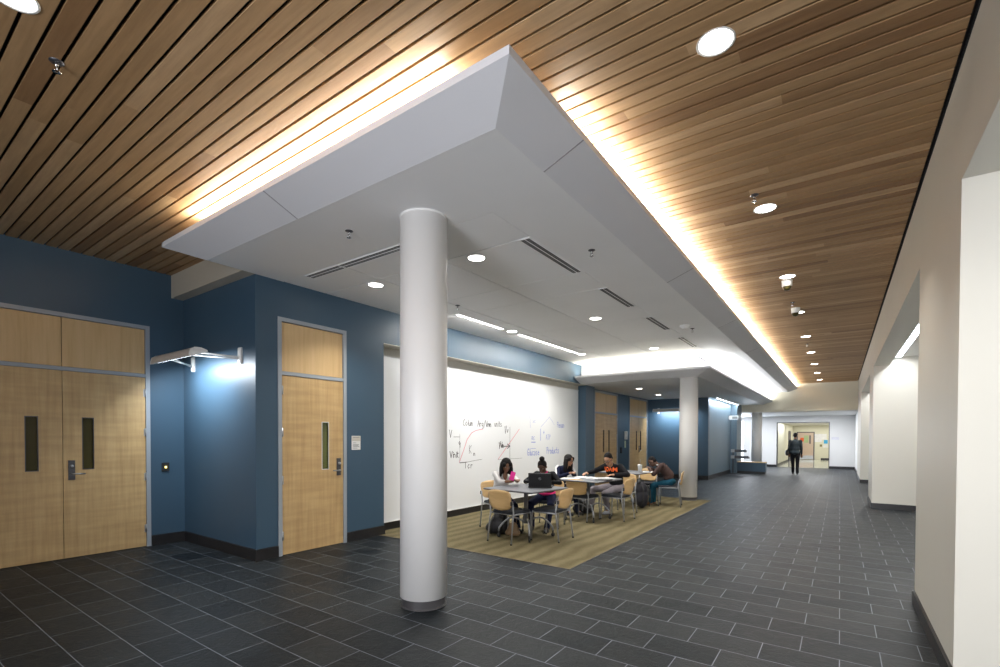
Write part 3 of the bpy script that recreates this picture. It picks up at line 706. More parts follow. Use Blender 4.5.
for t in (('Colum', 7.10, 1.72, .12, K, .007, .55), ('Arg/Vmm', 7.55, 1.71, .12, K, .008, .55), ('units', 8.12, 1.72, .12, K, .007, .5),
          ('V', 6.70, 1.49, .14, K), ('9', 6.96, 1.30, .12, K), ('Vinit', 6.72, 1.11, .12, K, .011, .5), ('K', 7.28, 1.18, .16, K, .006), ('m', 7.42, 1.13, .09, K, .006), ('Tcr', 7.14, .89, .12, K, .008, .8),
          ('1/v', 8.48, 1.60, .13, K, .009, .5), ('1/Vm', 8.27, 1.27, .12, K, .011, .42), ('-1/K', 8.36, .90, .12, K, .005, .5),
          ('Glucose', 9.42, 1.07, .16, Bl, .009, .52), ('Products', 10.32, 1.09, .16, Bl, .009, .49), ('ac', 9.60, 1.44, .13, Bl, .006), ('+', 10.14, 1.56, .14, Bl, .010),
          ('ATP', 10.28, 1.44, .12, Bl, .006), ('Penson', 10.85, 1.75, .14, Bl, .007, .45), ('xc', 9.66, 1.84, .10, Bl, .004)): lettered(*t)
for t in (([(6.82, 1.50), (7.0, 1.50)], K, .006), ([(7.0, 1.005), (7.2, 1.01)], K, .011), ([(7.2, 1.01), (7.7, 1.05)], K, .005), ([(7.0, 1.0), (7.0, 1.55)], K, .003), ([(8.70, 1.72), (8.70, .92)], K, .006),
          ([(8.38, 1.30), (8.68, 1.30)], K, .013), ([(8.60, 1.35), (8.70, 1.30), (8.60, 1.25)], K, .014), ([(8.25, 1.02), (9.2, 1.02)], K, .004),
          ([(6.99, 1.02), (7.12, 1.25), (7.22, 1.45), (7.36, 1.58), (7.50, 1.63), (7.72, 1.66)], Rr, .009), ([(8.26, 1.03), (8.70, 1.38), (9.08, 1.68)], Rr, .009),
          ([(9.60, 1.38), (9.78, 1.38)], Bl, .013), ([(9.58, 1.23), (9.80, 1.23)], Bl, .006), ([(10.02, 1.70), (10.02, 1.42)], Bl, .011), ([(10.05, 1.75), (10.45, 2.0), (10.7, 1.82)], Bl, .004), ([(9.52, 2.0), (9.56, 1.72)], Bl, .003)): drawn(*t)

# ------------------------------------------------------------------ chairs
def make_chair():
    c = thing('chair')
    W = .225
    # seat cushion, slightly domed with rounded corners
    m = MB().rbox(-.22, .22, -.19, .23, .405, .45, .045, n=4); m.build('seat', 'seat', c)
    # curved plywood back
    nx, nz = 12, 8; vs = []; fs = []
    def P(i, j, o):
        u = i/nx*2-1; v = j/nz
        z0 = .488-.022*(1-u*u); z1 = .735+.024*(1-u*u)
        w_ = .205+.026*v-.006*(2*v-1)**2-(.03*max(0, abs(2*v-1)-.7)/.3)
        y = -.235-.05*v-.035*(1-u*u)+o
        return (u*w_, y, z0+(z1-z0)*v)
    for o in (0, .012):
        for j in range(nz+1):
            for i in range(nx+1): vs.append(P(i, j, o))
    k = (nx+1)*(nz+1)
    for j in range(nz):
        for i in range(nx):
            a = j*(nx+1)+i; fs.append((a, a+1, a+nx+2, a+nx+1)); fs.append((k+a, k+a+nx+1, k+a+nx+2, k+a+1))
    for i in range(nx):
        fs.append((i, k+i, k+i+1, i+1)); a = nz*(nx+1)+i; fs.append((a, a+1, k+a+1, k+a))
    for j in range(nz):
        a = j*(nx+1); fs.append((a, a+nx+1, k+a+nx+1, k+a)); a += nx; fs.append((a, k+a, k+a+nx+1, a+nx+1))
    m = MB().add(vs, fs, True); b = m.build('backrest', 'chairwood', c)
    for s in (-1, 1):
        f = MB().tube([(s*W*1.02, .215, .012), (s*W, .20, .40), (s*W, .185, .415)], .0115, 8)
        o = f.build('leg', 'tube', c); MB().lathe([(.013, 0), (.014, .004), (.0125, .02)], c=(s*W*1.02, .215, 0), n=10).build('glide', 'rubber', o)
        f = MB().tube([(s*W*1.03, -.265, .012), (s*W, -.21, .40), (s*W, -.205, .44), (s*W, -.235, .60)], .0115, 8)
        o = f.build('leg', 'tube', c); MB().lathe([(.013, 0), (.014, .004), (.0125, .02)], c=(s*W*1.03, -.265, 0), n=10).build('glide', 'rubber', o)
        MB().box(s*W-.012, s*W+.012, -.262, -.232, .545, .60).build('bracket', 'darksteel', c)
    m = MB()
    for s in (-1, 1): m.tube([(s*W, .20, .405), (s*W, -.21, .405)], .0105, 8)
    m.tube([(-W, .17, .40), (W, .17, .40)], .009, 8).tube([(-W, -.17, .40), (W, -.17, .40)], .009, 8)
    m.build('seat_frame', 'tube', c)
    return c
chair0 = make_chair(); used = [False]
def put_chair(x, y, rz, label):
    c = copy_tree(chair0) if used[0] else chair0
    used[0] = True
    c.location = (x, y, .006); c.rotation_euler = (0, 0, math.radians(rz)); c.scale = (.95, .95, 1)
    tag(c, label, 'chair', 'wood backed stacking chairs around the tables')
    return c
# rz: 0 faces +y, 90 faces -x, 180 faces the camera side, -90 faces +x
put_chair(-3.87, 5.73, -6, 'empty wood-backed chair at the front of the nearest table, back to the camera')
put_chair(-3.47, 6.2, 90, 'empty wood-backed chair at the right end of the nearest table, seat under the laptop end')
put_chair(-4.56, 6.42, -112, 'wood-backed chair the woman in the white cardigan sits on')
put_chair(-3.98, 7.02, 195, 'wood-backed chair behind the laptop, carrying the person with the hair bun')
put_chair(-3.79, 7.97, -5, 'empty wood-backed chair at the front of the middle table, back to the camera')
put_chair(-3.33, 8.4, 86, 'empty wood-backed chair at the right side of the middle table beside the grey trousers')
put_chair(-4.55, 8.48, -110, 'wood-backed chair of the woman in the navy jacket, mostly hidden')
put_chair(-3.54, 9.12, 168, 'wood-backed chair under the man in the black sweatshirt')
put_chair(-3.05, 10.74, 102, 'wood-backed chair of the man in the brown sweater, beside the far column')
put_chair(-3.72, 11.08, 176, 'empty wood-backed chair on the far side of the farthest table, behind the white cup')

# ------------------------------------------------------------------ tables
def make_table():
    t = thing('square_table')
    m = MB().rbox(-.46, .46, -.46, .46, .712, .738, .03, n=5); m.build('tabletop', 'tabletop', t)
    MB().rbox(-.464, .464, -.464, .464, .715, .732, .032, n=5).build('edge_band', 'edge', t)
    m = MB().lathe([(1e-4, .20), (.032, .20), (.032, .69), (.11, .70), (.11, .712)], n=20); m.build('post', 'tube', t)
    for k in range(4):
        a = PI/4+k*PI/2; c, s = math.cos(a), math.sin(a)
        pts = []
        for u in [i/8 for i in range(9)]:
            r_ = .03+.37*u; z = .22+.11*math.sin(u*PI*.8)-.14*u*u
            pts.append((c*r_, s*r_, z))
        pts.append((c*.41, s*.41, .095))
        o = MB().tube(pts, .014, 8).build('leg', 'tube', t)
        mt = Matrix.Translation((c*.41, s*.41, .028)) @ Matrix.Rotation(a, 4, 'Z') @ Matrix.Rotation(PI/2, 4, 'X')
        MB().lathe([(1e-4, -.012), (.028, -.012), (.028, .012), (1e-4, .012)], n=16, mat=mt).tube([(c*.41, s*.41, .03), (c*.41, s*.41, .10)], .012, 8).build('caster', 'rubber', o)
    MB().box(-.30, .30, -.02, .02, .68, .712).box(-.02, .02, -.30, .30, .69, .712).build('under_rail', 'darksteel', t)
    return t
t0 = make_table(); t0.location = (-3.83, 6.08, .006); t0.rotation_euler = (0, 0, math.radians(-6))
tag(t0, 'nearest square grey-topped table, holding the open black laptop', 'table', 'square grey tables on the carpet')
t1 = copy_tree(t0); t1.location = (-3.74, 8.05, .006); t1.rotation_euler = (0, 0, math.radians(-6)); tag(t1, 'middle square grey-topped table, covered with open papers', 'table', 'square grey tables on the carpet')
t2 = copy_tree(t0); t2.location = (-3.84, 10.28, .006); t2.rotation_euler = (0, 0, math.radians(-4)); tag(t2, 'farthest square grey-topped table, holding the white cup', 'table', 'square grey tables on the carpet')
TZ = .744

# ------------------------------------------------------------------ things on tables and floor
def rot(rz): return Matrix.Rotation(math.radians(rz), 4, 'Z')
lap = tag(thing('laptop', (-3.72, 6.36, TZ), math.radians(203)), 'open black laptop with a round logo on its lid, on the nearest table', 'laptop')
MB().rbox(-.18, .18, -.02, .23, .002, .022, .012).build('keyboard_base', 'rubber', lap)
lid = Matrix.Translation((0, .23, .02)) @ Matrix.Rotation(math.radians(-14), 4, 'X')
o = MB().rbox(-.17, .17, -.012, 0, 0, .208, .005, lid).build('screen_lid', paint('laptop_lid', (.012, .012, .013), .35, .1, 10, bump=0), lap)
lg = MB(); mt = lid @ Matrix.Translation((0, .0015, .125)) @ Matrix.Rotation(-PI/2, 4, 'X')
lg.lathe([(.017, 0), (.020, 0), (.020, .001), (.017, .001), (.017, 0)], n=24, mat=mt)
for q in ((-.008, -.008, -.012, .012), (-.008, -.001, .001, .004), (-.001, .002, -.010, .002)): lg.box(q[0]-.0015, q[1]+.0015, q[2], q[3], 0, .001, mt)
lg.box(.004, .0065, -.015, .004, 0, .001, mt).box(.004, .012, .001, .004, 0, .001, mt).box(.010, .012, -.006, .004, 0, .001, mt).box(.004, .012, -.008, -.006, 0, .001, mt)
lg.build('lid_logo', 'steel', o)
def paper(name, x, y, rz, w_, d_, h, mat, label, cat='paper', z=TZ, group='papers and books on the middle table'):
    p = thing(name, (x, y, z+.001), math.radians(rz), label, cat, group)
    n = max(1, int(h/.004)); m = MB()
    for i in range(n):
        a = random.uniform(-.004, .004) if n > 1 else 0
        m.box(-w_/2+a, w_/2+a, -d_/2-a, d_/2-a, h*i/n, h*(i+1)/n-.0004)
    m.build('sheets', mat, p); return p
pw = paint('paper_white', (.80, .80, .80), .7, .02, 5, bump=0)
def open_book(x, y, rz, label):
    b = thing('open_book', (x, y, TZ+.001), math.radians(rz), label, 'book', 'papers and books on the middle table')
    for s in (-1, 1):
        vs = []; n = 8
        for i in range(n+1):
            u = i/n; h = .006+.020*math.sin(PI*min(1, u*1.15+.08))*(1-u*.6)
            vs += [(s*u*.19, -.13, h), (s*u*.19, .13, h), (s*u*.19, -.13, 0.003), (s*u*.19, .13, 0.003)]
        fs = []
        for i in range(n):
            a = i*4; fs += [(a, a+4, a+5, a+1), (a+2, a+3, a+7, a+6), (a, a+2, a+6, a+4), (a+1, a+5, a+7, a+3)]
        fs += [(0, 1, 3, 2), (n*4, n*4+2, n*4+3, n*4+1)]
        MB().add(vs, fs, False).build('pages', pw, b)
    MB().rbox(-.2, .2, -.135, .135, 0, .003, .004).build('cover', 'blue', b)
    return b
open_book(-3.78, 8.12, 20, 'thick open book with curled white pages in the middle of the middle table')
paper('notebook', -4.0, 7.85, 8, .30, .22, .008, pw, 'flat white notebook at the left front corner of the middle table', 'notebook')
paper('notebook', -3.50, 8.30, -20, .24, .3, .008, pw, 'white notebook in front of the man in the black sweatshirt', 'notebook')
paper('paper_sheet', -4.02, 8.28, 35, .21, .28, .002, pw, 'loose white sheet under the hands of the woman in the navy jacket', 'paper')
paper('folder', -3.40, 7.98, 5, .24, .3, .012, paint('dark_folder', (.03, .03, .04), .5), 'dark folder at the right edge of the middle table', 'folder')
paper('paper_sheet', -3.42, 10.40, 15, .21, .28, .002, pw, 'white sheet being written on by the man in the brown sweater', 'paper', group='papers on the farthest table')
cup = tag(thing('paper_cup', (-3.54, 10.26, TZ+.001)), 'tall white cup with lid and straw on the farthest table', 'cup')
MB().lathe([(1e-4, 0), (.034, 0), (.047, .15), (.047, .152)], n=24).build('cup_body', 'plastic_white', cup)
MB().lathe([(.047, .150), (.050, .152), (.050, .160), (.040, .164), (1e-4, .166)], n=24).build('lid', 'plastic_white', cup)
MB().tube([(.0, 0, .16), (.002, 0, .23), (.012, 0, .27)], .004, 8).build('straw', paint('straw_grey', (.5, .5, .5), .4), cup)

def shaped(name, parts, mat, parent, vox=.012, smooth=4, loc=None):
    """tapered capsules and ellipsoids fused into one continuous surface"""
    m = MB()
    for p in parts:
        if p[0] == 'c':   # capsule p0 r0 p1 r1
            a, ra, b, rb = Vector(p[1]), p[2], Vector(p[3]), p[4]
            m.ball(a, ra, n=14); m.ball(b, rb, n=14)
            if (b-a).length > 1e-4: m.tube([a, b], [ra, rb], 14)
        elif p[0] == 'e': # ellipsoid centre, radii, matrix
            m.ball(p[1], 1, p[2][0], p[2][1], p[2][2], n=18, mat=p[3] if len(p) > 3 else None)
    me = m.mesh(name); o = bpy.data.objects.new(name, me); col.objects.link(o)
    r = o.modifiers.new('r', 'REMESH'); r.mode = 'VOXEL'; r.voxel_size = vox; r.use_smooth_shade = True
    s = o.modifiers.new('s', 'SMOOTH'); s.factor = .5; s.iterations = smooth
    dg = bpy.context.evaluated_depsgraph_get(); dg.update()
    me2 = bpy.data.meshes.new_from_object(o.evaluated_get(dg)); o.modifiers.clear(); o.data = me2
    for f in me2.polygons: f.use_smooth = True
    me2.materials.clear(); me2.materials.append(M[mat] if isinstance(mat, str) else mat)
    if parent is not None: o.parent = parent
    return o
def backpack(name, x, y, rz, h, mat, label, slump=0.0):
    b = thing(name, (x, y, .006), math.radians(rz), label, 'bag')
    parts = [('e', (0, 0, h*.38), (.155, .11, h*.38)), ('e', (0, .01, h*.68), (.135, .095, h*.32)), ('e', (0, .085, h*.32), (.115, .07, h*.22))]
    if slump: parts += [('e', (.10*slump, .05, h*.25), (.16, .12, h*.25)), ('e', (-.12*slump, 0, h*.3), (.13, .10, h*.28))]
    shaped('bag_body', parts, mat, b, .014, 3)
    m = MB().tube([(-.03, 0, h*.96), (-.02, .0, h*1.06), (.02, 0, h*1.06), (.03, 0, h*.96)], .006, 6); m.build('handle', 'rubber', b)
    for s in (-1, 1):
        MB().tube([(s*.07, -.08, h*.88), (s*.085, -.15, h*.7), (s*.10, -.15, h*.35), (s*.11, -.10, h*.08)], .012, 6).build('strap', 'rubber', b)
    pts = [(.10*math.cos(a), .085+.072*math.sin(max(.05, min(PI-.05, a))), h*.42) for a in [PI*k/8 for k in range(9)]]
    MB().tube(pts, .004, 6).build('zip', 'steel', b)
    return b
bagblack = paint('bag_black_nylon', (.010, .010, .013), .55, .2, 20)
bagdark = paint('bag_charcoal_nylon', (.012, .012, .020), .55, .2, 20)
backpack('backpack', -3.40, 9.98, 60, .56, bagdark, 'charcoal backpack standing on the carpet between the middle and farthest tables')
backpack('backpack', -4.26, 6.0, 20, .33, bagblack, 'slumped black backpack under the nearest table behind the front chair', .8)
backpack('backpack', -4.12, 8.62, 10, .28, bagblack, 'small black backpack lying under the middle table', .6)
d = tag(thing('handbag', (-4.06, 5.98, .006), math.radians(20)), 'tan handbag standing against the black backpack under the nearest table', 'bag')
shaped('bag_body', [('e', (.05, 0, .11), (.09, .055, .11)), ('c', (-.02, 0, .05), .05, (.12, 0, .05), .05)], paint('tan_leather', (.22, .14, .07), .5, .1, 10), d, .01)
MB().tube([(-.01, 0, .2), (.0, 0, .29), (.10, 0, .29), (.11, 0, .2)], .006, 6).build('handle', paint('tan_strap', (.2, .12, .06), .5), d)

# ------------------------------------------------------------------ people
def ik(a, b, l1, l2, pole):
    """middle joint of a two-bone limb from a to b"""
    a, b, pole = Vector(a), Vector(b), Vector(pole)
    d = b-a; L = min(d.length, (l1+l2)*.999); dn = d.normalized()
    if d.length > L: b = a+dn*L
    x = (l1*l1-l2*l2+L*L)/(2*L); h = math.sqrt(max(0, l1*l1-x*x))
    p = pole-dn*pole.dot(dn); p.normalize()
    return a+dn*x+p*h, b
def hand(parts, wrist, dirn, up, side, k=1.0, curl=.5):
    """palm, four bent fingers of unequal length and a thumb leaving the side of the palm"""
    w = Vector(wrist); d = Vector(dirn).normalized(); u = Vector(up); u = (u-d*u.dot(d)).normalized(); s = d.cross(u)*side
    parts.append(('c', w, .026*k, w+d*.045*k, .024*k))
    for i in (-1, 0, 1): parts.append(('c', w+d*.03*k+s*i*.018*k, .016*k, w+d*.085*k+s*i*.024*k, .014*k))
    for i, L in enumerate((.062, .074, .070, .054)):
        o = w+d*.088*k+s*(i-1.5)*.0205*k
        a = o+(d-u*curl*.5).normalized()*L*.45*k
        b = a+(d-u*curl*1.3).normalized()*L*.33*k
        c = b+(d-u*curl*2.4).normalized()*L*.26*k
        parts += [('c', o, .0096*k, a, .0090*k), ('c', a, .0090*k, b, .0084*k), ('c', b, .0084*k, c, .0076*k)]
    o = w+d*.025*k-s*.026*k; a = o+(d*.7-s*.8-u*.2).normalized()*.035*k; b = a+(d*1-s*.25-u*.3).normalized()*.032*k
    parts += [('c', o, .013*k, a, .011*k), ('c', a, .0105*k, b, .0090*k)]
def person(loc, rz, k, skin, top, pants, shoe, hairc, label, hairstyle='short', lean=12, headpitch=25, headyaw=0, hands=None, feet=None, pelvis=.53,
           knees=None, vox=.010, glasses=False, sleeve=1.0, female=False, arm_pole=None, collar=None, bulk=1.0, hand_dir=None, group=None, curl=.5):
    P = thing('person', (loc[0], loc[1], loc[2] if len(loc) > 2 else .006), math.radians(rz), label, 'person')
    V = Vector
    le = math.radians(lean)
    pel = V((0, 0, pelvis))
    def along(p, ang, d): return p+V((0, math.sin(ang)*d*k, math.cos(ang)*d*k))
    waist = along(pel, le*.35, .17); chest = along(waist, le, .19); neckb = along(chest, le*1.25, .13)
    hp = math.radians(headpitch); hy_ = math.radians(headyaw)
    neckt = along(neckb, le*1.2+hp*.25, .075)
    R = Matrix.Rotation(-hy_, 3, 'Z') @ Matrix.Rotation(-hp, 3, 'X')
    hk = k*1.07
    hc = neckt+R @ V((0, .028*k, .105*k))
    sw = (.155 if female else .178)*k; hw = .085*k
    sh = {s: chest+V((s*sw, .0, .075*k)) for s in (-1, 1)}
    for s in sh: sh[s] = sh[s]+V((0, math.sin(le)*.03, 0))
    hip = {s: pel+V((s*hw, 0, -.02)) for s in (-1, 1)}
    kn, an, el, wr = {}, {}, {}, {}
    for s in (-1, 1):
        f = V(feet[s])
        kn[s], an[s] = ik(hip[s], f+V((0, 0, .075*k)), .42*k, .40*k, knees[s] if knees else (s*.05, 1, .4))
        pole = (arm_pole or {}).get(s, (s*.8, -.5, -.6))
        el[s], wr[s] = ik(sh[s], V(hands[s]), .28*k, .25*k, pole)
    LM = Matrix.Rotation(-le, 4, 'X'); LH = Matrix.Rotation(-le*.5, 4, 'X')
    # ---- body, one surface
    b = []; ak0 = .86 if female else 1.0
    bt = bulk*k
    b += [('e', pel, (.145*bt, .105*bt, .11*k)), ('e', waist, (.12*bt, .09*bt, .12*k), LH), ('e', chest, (.15*bt, .10*bt, .135*k), LM), ('e', (chest+neckb)/2, (.13*bt, .07*bt, .06*k), LM),
          ('c', neckb-V((0, 0, .03*k)), .055*k, neckt, .048*k), ('c', neckt, .048*k, hc-R @ V((0, .03*k, .05*k)), .05*k)]
    b += [('e', hc+R @ V((0, -.012*hk, .022*hk)), (.072*hk, .088*hk, .085*hk), R.to_4x4()), ('e', hc+R @ V((0, .022*hk, -.035*hk)), (.055*hk, .062*hk, .072*hk), R.to_4x4()),
          ('c', hc+R @ V((0, .078*hk, .008*hk)), .009*hk, hc+R @ V((0, .096*hk, -.022*hk)), .013*hk), ('e', hc+R @ V((0, .072*hk, -.058*hk)), (.024*hk, .014*hk, .010*hk), R.to_4x4()),
          ('e', hc+R @ V((0, .055*hk, -.088*hk)), (.026*hk, .022*hk, .018*hk), R.to_4x4())]
    for s in (-1, 1):
        b += [('e', hc+R @ V((s*.074*hk, -.005*hk, -.005*hk)), (.010*hk, .018*hk, .030*hk), R.to_4x4()),
              ('c', sh[s], .047*k*ak0, el[s], .037*k*ak0), ('c', el[s], .037*k*ak0, wr[s], .025*k),
              ('c', hip[s], .082*bt, kn[s], .056*k), ('c', kn[s], .056*k, an[s]*.55+kn[s]*.45, .050*k), ('c', an[s]*.55+kn[s]*.45, .050*k, an[s], .036*k),
              ('c', an[s], .036*k, an[s]+V((0, .10*k, -.045*k)), .03*k)]
        hd = (hand_dir or {}).get(s) or (wr[s]-el[s])
        hand(b, wr[s], hd, (0, 0, 1), s, k, curl)
    body = shaped('body', b, skin, P, .0065, 2)
    # ---- clothes
    g = .016*k
    ak = .84 if female else 1.0
    t = [('e', waist-V((0, 0, .07*k)), (.138*bt+g*.6, .112*bt+g*.6, .10*k)), ('e', waist, (.128*bt+g, .098*bt+g, .14*k), LH), ('e', (waist+chest)/2, (.138*bt+g, .10*bt+g, .13*k), LM), ('e', chest, (.152*bt+g, .105*bt+g, .14*k), LM), ('e', (chest+neckb)/2, (.135*bt+g*.6, .075*bt+g*.6, .06*k), LM),
         ('c', neckb-V((0, 0, .03*k)), .060*k, neckb+V((0, .0, .008*k)), .056*k)]
    for s in (-1, 1): t.append(('c', neckb-V((0, 0, .035*k)), .052*k, sh[s]-V((s*.02*k, 0, .004)), .050*k))
    if female: t += [('e', chest+V((s*.055*k, .068*k, -.03*k)), (.052*k, .042*k, .055*k)) for s in (-1, 1)]
    for s in (-1, 1):
        we = el[s]+(wr[s]-el[s])*sleeve*.97
        t += [('c', sh[s], (.056*bt+g*.5)*ak, el[s], (.044*k+g*.5)*ak), ('c', el[s], (.044*k+g*.5)*ak, we, (.034*k+g*.3)*ak), ('e', sh[s]-V((s*.02, 0, .0)), (.06*bt, .062*bt, .055*k))]
    shirt = shaped('shirt', t, top, P, .009, 4)
    p = [('e', pel, (.150*bt+g*.4, .115*bt+g*.4, .105*k))]
    for s in (-1, 1):
        mid = kn[s]*.45+an[s]*.55
        p += [('c', hip[s], .090*bt, kn[s], .066*k), ('c', kn[s], .066*k, mid, .058*k), ('c', mid, .058*k, an[s]+V((0, 0, .0)), .052*k)]
    shaped('trousers', p, pants, P, .010, 3)
    for s in (-1, 1):
        a = an[s]; q = [('c', a+V((0, -.02*k, -.045*k)), .036*k, a+V((0, .13*k, -.048*k)), .032*k), ('c', a+V((0, 0, -.01*k)), .042*k, a+V((0, .06*k, -.035*k)), .036*k), ('c', a+V((0, .08*k, -.04*k)), .038*k, a+V((0, .15*k, -.05*k)), .028*k)]
        so = shaped('shoe', q, shoe, P, .008, 3)
        MB().rbox(-.040*k, .040*k, -.06*k, .17*k, -.080*k, -.066*k, .03*k, Matrix.Translation(a)).build('sole', 'rubber', so)
    # ---- face
    for s in (-1, 1):
        MB().ball(hc+R @ V((s*.030*hk, .0655*hk, .012*hk)), .0105*hk, n=10).build('eye', M['eye'], P)
        MB().ball(hc+R @ V((s*.030*hk, .0735*hk, .011*hk)), .0052*hk, n=8).build('iris', 'rubber', P)
        MB().tube([hc+R @ V((s*.014*hk, .083*hk, .033*hk)), hc+R @ V((s*.032*hk, .081*hk, .038*hk)), hc+R @ V((s*.048*hk, .070*hk, .032*hk))], .003*hk, 6).build('eyebrow', hairc, P)
    MB().tube([hc+R @ V((-.020*hk, .078*hk, -.057*hk)), hc+R @ V((0, .087*hk, -.059*hk)), hc+R @ V((.020*hk, .078*hk, -.057*hk))], .005*hk, 6).build('lips', paint('lips', (.22, .07, .06), .5), P)
    # ---- hair
    def H(x, y, z): return hc+R @ V((x*hk, y*hk, z*hk))
    R4 = R.to_4x4()
    if hairstyle in ('short', 'fade'):
        gth = .004 if hairstyle == 'fade' else .012
        h = [('e', H(0, -.033, .041), ((.069+gth*.7)*hk, (.080+gth*.8)*hk, (.075+gth*.8)*hk), R4), ('e', H(0, -.055, -.005), ((.062+gth)*hk, (.045+gth)*hk, (.06)*hk), R4)]
    elif hairstyle == 'bun':
        h = [('e', H(0, -.022, .032), (.080*hk, .088*hk, .088*hk), R4), ('e', H(-.012, -.035, .150), (.048*hk, .046*hk, .045*hk), R4), ('c', H(0, -.02, .09), .034*hk, H(-.01, -.03, .14), .03*hk)]
    else:
        dn = .25 if hairstyle == 'long' else .19
        h = [('e', H(0, -.028, .034), (.088*hk, .094*hk, .092*hk), R4)]
        for a in [PI*(-.06+1.12*i/8) for i in range(9)]:
            x, y = -math.cos(a)*.083, -math.sin(a)*.072-.015
            top_ = H(x, y, .02); bot = V((top_.x*1.06, top_.y-.01*hk, top_.z-dn*hk)) if True else 0
            bot.x += x*.15*hk
            h += [('c', top_, .026*hk, (top_+bot)/2, .030*hk), ('c', (top_+bot)/2, .030*hk, bot, .020*hk)]
        h += [('e', H(s*.055, .045, .045), (.032*hk, .035*hk, .045*hk), R4) for s in (-1, 1)]
    shaped('hair', h, hairc, P, .007, 3)
    if glasses:
        m = MB()
        for s in (-1, 1):
            m.tube([H(s*.032+.022*math.cos(a), .092, .010+.017*math.sin(a)) for a in [2*PI*i/12 for i in range(13)]], .0028*hk, 6)
            m.tube([H(s*.054, .090, .012), H(s*.080, .0, .012)], .0028*hk, 6)
        m.tube([H(-.01, .094, .012), H(.01, .094, .012)], .0028*hk, 6).build('glasses', 'rubber', P)
    if collar:
        c0 = neckb+V((0, .004, .004*k)); ax = (neckt-neckb).normalized()
        m = MB(); pts = []
        for i in range(17):
            a = 2*PI*i/16; pts.append(c0+V((.060*k*math.cos(a), .062*k*math.sin(a), -.012*k*math.sin(a)+.01*k)))
        m.tube(pts, .010*k, 8, caps=False).build('collar', collar, P)
    P['_'] = 0; del P['_']
    return P, shirt, dict(chest=chest, hc=hc, R=R, wr=wr, el=el, sh=sh, waist=waist)
skinA = paint('skin_brown', (.20, .095, .05), .45, .06, 8, bump=0)
skinB = paint('skin_dark', (.095, .045, .026), .45, .06, 8, bump=0)
skinC = paint('skin_tan', (.36, .19, .11), .45, .06, 8, bump=0)
blackhair = paint('black_hair', (.008, .006, .006), .6, .3, 40, spec=.2)
cardigan = paint('white_knit', (.68, .66, .65), .85, .04, 40, bump=.05)
navy = paint('navy_cloth', (.012, .016, .045), .8, .1, 20, spec=.15)
denim = paint('dark_denim', (.014, .018, .038), .85, .15, 30, spec=.15)
teal = paint('teal_jeans', (.008, .060, .098), .8, .12, 20, spec=.15)
blackcloth = paint('black_cloth', (.010, .010, .012), .85, .15, 20, spec=.15)
greypants = paint('grey_sweatpants', (.21, .19, .21), .9, .08, 15, spec=.15)
brown = paint('brown_knit', (.060, .038, .034), .9, .12, 40, bump=.05, spec=.15)
brownshoe = paint('brown_leather', (.15, .075, .03), .5, .1, 10)
pink = paint('pink_cloth', (.70, .02, .18), .7, .05, 10)
blacksh = paint('black_shoe', (.012, .012, .014), .5, .1, 10)
whitesh = paint('grey_white_shoe', (.42, .43, .50), .6, .1, 10)

# 1 woman in white cardigan, facing +x over the near table, phone in hands
P1, s1, J = person((-4.56, 6.43), -120, .88, skinA, cardigan, denim, blacksh, blackhair, 'woman in white cardigan looking down at a pink phone, seated at the nearest table', 'mid', lean=26, headpitch=32, headyaw=10,
       hands={-1: (-.06, .54, .81), 1: (.05, .53, .81)}, feet={-1: (-.10, .46, 0), 1: (.12, .42, 0)}, female=True, sleeve=.45, hand_dir={-1: (.35, .7, .35), 1: (-.35, .7, .35)}, curl=.9)
# v-neck of skin tone top under the cardigan
shaped('neckline', [('e', J['chest']+Vector((0, .105, .045)), (.044, .022, .065)), ('c', J['chest']+Vector((0, .108, -.03)), .012, J['chest']+Vector((0, .085, .085)), .040)], skinA, P1, .008, 2)
ph = thing('phone', (0, 0, 0), 0, 'bright pink phone held up by the woman in the white cardigan', 'phone')
mw = Matrix.Translation((-4.52, 6.32, .006)) @ Matrix.Rotation(math.radians(-100), 4, 'Z')
ph.matrix_world = Matrix.Translation((-4.07, 6.07, .905)) @ Matrix.Rotation(math.radians(222), 4, 'Z') @ Matrix.Rotation(math.radians(22), 4, 'X') @ Matrix.Rotation(math.radians(-18), 4, 'Y')
MB().rbox(-.037, .037, -.006, .006, -.07, .07, .005).build('phone_case', emit('pink_case', (0, 0, 0), 0), ph)
bpy.data.materials['pink_case'].node_tree.nodes['Principled BSDF'].inputs['Base Color'].default_value = (.62, .01, .24, 1)
MB().box(-.033, .033, -.0075, -.006, -.062, .062).build('screen', 'glass', ph)
# 2 person with bun behind the laptop
P2, s2, J = person((-3.98, 6.97), 195, .88, skinB, blackcloth, navy, blacksh, blackhair, 'person with a high hair bun in black top and pink hem behind the laptop', 'bun', lean=30, headpitch=38, headyaw=0,
       hands={-1: (-.16, .46, .79), 1: (.16, .46, .79)}, feet={-1: (-.12, .44, 0), 1: (.16, .32, 0)}, knees={-1: (-.35, 1, .4), 1: (.35, 1, .4)}, female=True, bulk=1.08, collar=pink, arm_pole={-1: (-1, -.1, -.5), 1: (1, -.1, -.5)})
shaped('shirt_hem', [('e', (0, -.0, .575), (.155, .125, .05)), ('e', (0, .06, .56), (.13, .09, .035))], pink, P2, .010, 3)
